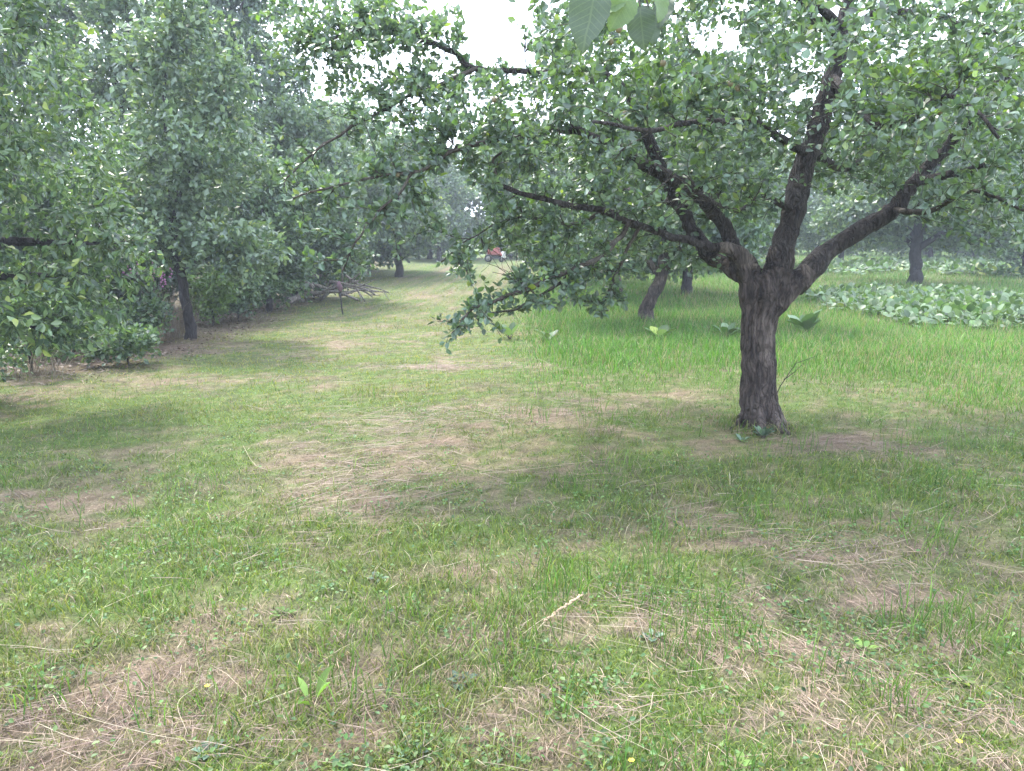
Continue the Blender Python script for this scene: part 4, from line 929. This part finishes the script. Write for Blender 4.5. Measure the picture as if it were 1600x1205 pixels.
# fallen seed head, loose stems, dead twig, yellow flowers
g = ground_at(850, 985); e = ground_at(905, 955); z = .03
root = empty('fallen_seed_head', (g[0], g[1], 0), 'fallen tan seed head on a pale stem lying in the centre foreground', 'seed head')
M_TAN = plain('tan_seed', (.40, .29, .19), .8)
dr = unit(e-g); it = []
for k in range(34):
    t = k/33; c_ = g + (e-g)*t + np.array([0, 0, .04+.03*t]); o_ = r.normal(0, 1, 3); o_[2] = abs(o_[2])
    it.append((np.array([c_, c_ + dr*.008 + unit(o_)*.006*(1.3-t*.6), c_ + dr*.016 + unit(o_)*.008]), np.array([.0015, .0045, .001])))
link('seeds', tubes_mesh('seeds', it, 5), M_TAN, root)
M_STEM = plain('pale_dry_stem', (.36, .31, .21), .7)
link('stem', tubes_mesh('stem', [(spline(np.array([ground_at(832, 1002)+[0, 0, .012], g+[0, 0, .035], e+[0, 0, .07]]), 6), np.full(13, .0016))], 5), M_STEM, root)
ST = [[(815, 1008), (850, 985), (885, 967)], [(868, 980), (930, 978), (1010, 974)], [(850, 995), (930, 1005), (1060, 1030)], [(0, 1070), (50, 1052), (95, 1035)], [(85, 1100), (110, 1128), (230, 1170), (330, 1180)],
      [(60, 1145), (110, 1175), (160, 1185)], [(310, 1085), (280, 1120), (295, 1165)], [(1200, 985), (1290, 1025)], [(1060, 1062), (1150, 1045)], [(980, 1100), (1060, 1085), (1130, 1080)], [(1245, 883), (1330, 888), (1410, 880)],
      [(750, 740), (850, 735), (960, 722)], [(480, 760), (540, 735), (600, 720)], [(380, 700), (400, 730), (440, 738)], [(640, 1075), (700, 1030), (712, 1015)], [(520, 785), (560, 765), (640, 750)], [(1370, 990), (1440, 978)],
      [(150, 960), (210, 935), (270, 920)], [(860, 1090), (940, 1150), (1050, 1200)], [(1020, 1090), (1010, 1130), (960, 1150)]]
STL = ['pale straw lying just below the fallen seed head', 'long straight straw pointing right beside the fallen seed head', 'long thin straw sloping down right of the fallen seed head', 'bent pale straw at the left edge, upper one in the bottom left',
       'longest bent straw crossing the bottom left corner', 'short straw in the very bottom left corner', 'kinked straw left of the young dock', 'straight pale straw lying in the lower right turf', 'straw left of the straight one, near the lower centre right',
       'straw beside the small tangle at lower centre right', 'level pale straw on the right, below the dry heap', 'long straw crossing the dry patch left of the forked trunk', 'grey straw on the left side of the large dry patch',
       'kinked straw on the green turf left of the large dry patch', 'tan straw rising left of the flat broad weed', 'straw on the lower side of the large dry patch', 'short straw near the small right-hand weed rosette', 'faint straw in the left foreground turf',
       'long straw slanting down to the bottom edge near the yellow flower', 'upright kinked straw in the small tangle at the lower centre']
for k, pl in enumerate(ST):
    p = np.array([ground_at(a, b_) for a, b_ in pl]); p[:, 2] = ground_z(p[:, 0], p[:, 1]) + .03 + .012*np.sin(np.arange(len(p))*2.+k)
    q = spline(p, 6)
    o = link('loose_straw', tubes_mesh('loose_straw', [(q, np.linspace(.0012, .0006, len(q)))], 5), M_STEM)
    tag(o, STL[k], 'straw', 'loose pale stems on the turf')
g = ground_at(1215, 672)
o = link('dead_twig', tubes_mesh('dead_twig', [(np.array([g+[0, .3, .0], g+[.10, .3, .30], g+[.22, .3, .50], g+[.38, .3, .56]]), np.array([.005, .004, .003, .002])), (np.array([g+[.13, .3, .36], g+[.22, .32, .42], g+[.3, .33, .5]]), np.array([.004, .003, .002]))], 5), M_DARKBARK)
tag(o, 'thin dark dead twig leaning out of the grass right of the forked trunk', 'twig')
M_YEL = plain('yellow_petal', (.75, .55, .04), .6)
for a, b_, lab in [(986, 1196, 'tiny yellow flower at the bottom edge right of centre'), (1497, 1166, 'tiny yellow flower near the bottom right corner'), (325, 1078, 'small orange-yellow flower in the turf left of the young dock')]:
    g = ground_at(a, b_+6); T_, Ff = leaf_template('mid'); n = 6; az = np.arange(n)*1.047
    h_ = .028
    root = empty('yellow_flower', (g[0], g[1], 0), lab, 'flower')
    v, fs, c_ = leaf_mesh(np.tile(g+[0, 0, h_], (n, 1)), np.stack([np.cos(az), np.sin(az), np.full(n, .5)], -1), np.tile([0, 0, 1.], (n, 1)), np.full(n, .011), np.ones((n, 3)), 'mid', 1.3)
    link('petals', mesh_from('petals', v, fs), M_YEL, root)
    link('stem', tubes_mesh('stem', [(np.array([g+[0, 0, -.01], g+[0, 0, h_]]), np.array([.0012, .0012]))], 5), M_TWIG, root)

# ------------------------------------------------------------------ leafy spray hanging close to the camera
r = np.random.default_rng(120)
root = empty('overhanging_spray', tuple(at(950, -60, 1.5)), 'large soft green leaves of a spray hanging close to the camera at the top edge', 'branch')
LEAFPAL['nearleaf'] = np.array([[.055, .085, .05], [.07, .11, .045], [.05, .075, .05]])
M_NEAR = leaf_mat('veined_leaf', gloss=.5, trans=.22, spec=.4)
nt = M_NEAR.node_tree
sx = nt.nodes.new('ShaderNodeSeparateXYZ'); tcn = nt.nodes.new('ShaderNodeTexCoord'); nt.links.new(tcn.outputs['Object'], sx.inputs[0])
ab = nt.nodes.new('ShaderNodeMath'); ab.operation = 'ABSOLUTE'; nt.links.new(sx.outputs['X'], ab.inputs[0])
m1 = nt.nodes.new('ShaderNodeMath'); m1.operation = 'MULTIPLY_ADD'; m1.inputs[1].default_value = -.75; nt.links.new(ab.outputs[0], m1.inputs[0]); nt.links.new(sx.outputs['Y'], m1.inputs[2])
m2_ = nt.nodes.new('ShaderNodeMath'); m2_.operation = 'MULTIPLY'; m2_.inputs[1].default_value = 62; nt.links.new(m1.outputs[0], m2_.inputs[0])
m3_ = nt.nodes.new('ShaderNodeMath'); m3_.operation = 'SINE'; nt.links.new(m2_.outputs[0], m3_.inputs[0])
v1 = nt.nodes.new('ShaderNodeMapRange'); v1.inputs['From Min'].default_value = .82; v1.inputs['From Max'].default_value = 1; nt.links.new(m3_.outputs[0], v1.inputs['Value'])
v2 = nt.nodes.new('ShaderNodeMapRange'); v2.inputs['From Min'].default_value = .022; v2.inputs['From Max'].default_value = .008; nt.links.new(ab.outputs[0], v2.inputs['Value'])
mxv = nt.nodes.new('ShaderNodeMath'); mxv.operation = 'MAXIMUM'; nt.links.new(v1.outputs[0], mxv.inputs[0]); nt.links.new(v2.outputs[0], mxv.inputs[1])
sc_ = [n_ for n_ in nt.nodes if n_.type == 'VECT_MATH' and n_.operation == 'SCALE'][0]; bs = nt.nodes['Principled BSDF']
vm = nt.nodes.new('ShaderNodeMix'); vm.data_type = 'RGBA'; vm.inputs['B'].default_value = (.20, .26, .11, 1)
hf = nt.nodes.new('ShaderNodeMath'); hf.operation = 'MULTIPLY'; hf.inputs[1].default_value = .22; nt.links.new(mxv.outputs[0], hf.inputs[0])
nt.links.new(hf.outputs[0], vm.inputs['Factor']); nt.links.new(sc_.outputs[0], vm.inputs['A']); nt.links.new(vm.outputs['Result'], bs.inputs['Base Color'])
def big_leaf():
    ks = np.linspace(0, 1, 15); w_ = .33*np.sin(ks**.8*math.pi)**.8; L_ = []
    z_ = -.18*ks**2 + .02*np.sin(ks*9)
    rows = []
    for i_, (k_, a_) in enumerate(zip(ks, w_)):
        tooth = (.02 if i_ % 2 else 0)*(0 < i_ < 14)
        rows += [[-a_-tooth, k_-tooth*.6, z_[i_]+a_*.28+.02*math.sin(i_*1.7)], [-a_*.5, k_, z_[i_]+a_*.16], [0, k_, z_[i_]], [a_*.5, k_, z_[i_]+a_*.16], [a_+tooth, k_-tooth*.6, z_[i_]+a_*.28+.02*math.cos(i_*1.3)]]
    F_ = [[5*i_+j_, 5*i_+j_+1, 5*i_+j_+6, 5*i_+j_+5] for i_ in range(14) for j_ in range(4)]
    return np.array(rows), np.array(F_)
SP = [(935, -25, 905, 75, 1.25, .100), (985, -10, 955, 45, 1.3, .055), (975, 2, 928, 14, 1.3, .04), (1000, 10, 1005, 75, 1.35, .075), (1030, -15, 1035, 32, 1.35, .052), (1045, -5, 1028, 40, 1.4, .03), (1020, 35, 1020, 66, 1.4, .045)]
Ps, Ds, Ns, Ss = [], [], [], []
tw = []
for a, b_, c_, d_, dep, L in SP:
    p0 = at(a, b_, dep); p1 = at(c_, d_, dep-.02); Ps.append(p0); Ds.append(p1-p0); Ss.append(np.linalg.norm(p1-p0)*1.0)
    Ns.append(np.array([r.normal(0, .5), -.8, .6])); tw.append((np.linspace(at(985, -90, 1.4), p0, 5), np.full(5, .0016)))
TB, FB = big_leaf(); _lt = leaf_template
leaf_template = lambda kind: (TB, FB) if kind == 'big' else _lt(kind)
part_leaves(root, np.array(Ps), np.array(Ds), np.array(Ns), np.array(Ss), 'nearleaf', r, kind='big', mat=M_NEAR)
link('twigs', tubes_mesh('twigs', tw, 5), M_TWIG, root)
link('branch', tubes_mesh('branch', [(np.linspace(at(960, -400, 2.2), at(985, -90, 1.4), 8), np.linspace(.012, .003, 8))], 7), M_TWIG, root)

# ------------------------------------------------------------------ small red garden tractor at the end of the strip
import bmesh
dist = 40.0; c0 = at(773, 419, dist); bx, by = c0[0], c0[1]
root = empty('garden_tractor', (bx, by, 0), 'small dull red garden tractor with pale rear at the far end of the strip', 'garden tractor')
M_RED = plain('faded_red_paint', (.28, .07, .06), .4); M_PALE = plain('pale_paint', (.65, .66, .62), .5); M_TYRE = plain('tyre_rubber', (.03, .03, .03), .8); M_HUB = plain('hub_metal', (.16, .15, .13), .6)
def box(name, c_, s_, mat, parent, bev=.03, taper=1.0, rot=0):
    bm = bmesh.new(); bmesh.ops.create_cube(bm, size=1)
    for v in bm.verts:
        f = taper if v.co.z > 0 else 1
        v.co = Vector((v.co.x*s_[0]*f, v.co.y*s_[1]*f, v.co.z*s_[2]))
    bmesh.ops.bevel(bm, geom=bm.edges[:], offset=bev, segments=3, profile=.5, affect='EDGES')
    me = bpy.data.meshes.new(name); bm.to_mesh(me); bm.free()
    for p in me.polygons: p.use_smooth = True
    o = link(name, me, mat, parent); o.matrix_basis = Matrix.Translation(c_) @ Matrix.Rotation(rot, 4, 'Y'); return o
Zt = float(c0[2])
def wheel(x_, y_, rad, wdt):
    th = np.linspace(0, 2*math.pi, 25)
    me = tubes_mesh('tyre', [(np.stack([x_+np.cos(th)*rad*.78, np.full(25, y_), rad+np.sin(th)*rad*.78], -1), np.full(25, rad*.22))], 10)
    t = link('wheel', me, M_TYRE, root)
    hb = tubes_mesh('hub', [(np.array([[x_, y_-wdt*.5, rad], [x_, y_+wdt*.5, rad]]), np.array([rad*.55, rad*.55]))], 16); h_ = link('hub', hb, M_HUB, t)
wheel(bx-.32, by-.25, .20, .1); wheel(bx-.32, by+.25, .20, .1); wheel(bx+.34, by-.22, .13, .08); wheel(bx+.34, by+.22, .13, .08)
box('bonnet', (bx-.04, by, .54), (.70, .46, .40), M_RED, root, .08, .85)
box('mudguard', (bx+.26, by, .42), (.34, .56, .16), M_RED, root, .05, .8, .5)
box('grass_box', (bx+.44, by, .36), (.22, .48, .34), M_PALE, root, .05, .9)
box('chassis', (bx, by, .27), (.86, .30, .12), M_TYRE, root, .02)
box('seat', (bx+.15, by, .80), (.22, .30, .06), M_TYRE, root, .02); box('seat_back', (bx+.26, by, .92), (.05, .30, .20), M_TYRE, root, .02)
link('steering_column', tubes_mesh('steering_column', [(np.array([[bx-.15, by, .7], [bx-.05, by, .92]]), np.array([.02, .02]))], 6), M_TYRE, root)

# ------------------------------------------------------------------ haze
bm = bmesh.new(); bmesh.ops.create_cube(bm, size=1); me = bpy.data.meshes.new('haze'); bm.to_mesh(me); bm.free()
hz = bpy.data.objects.new('haze', me); COL.objects.link(hz); hz['kind'] = 'stuff'; hz['label'] = 'thin pale haze hanging over the orchard'
ext = float(max(abs(gx).max(), abs(gy).max()))*2 + 20
hz.scale = (ext, ext, 14.5); hz.location = (0, 0, 14.5/2 - 1.3)
m = bpy.data.materials.new('pale_haze'); m.use_nodes = True; nt = m.node_tree; nt.nodes.clear()
pv = nt.nodes.new('ShaderNodeVolumePrincipled'); pv.inputs['Color'].default_value = (.78, .88, 1.0, 1); pv.inputs['Density'].default_value = HAZE_DENSITY; pv.inputs['Anisotropy'].default_value = .2
ou = nt.nodes.new('ShaderNodeOutputMaterial'); nt.links.new(pv.outputs[0], ou.inputs['Volume']); me.materials.append(m)
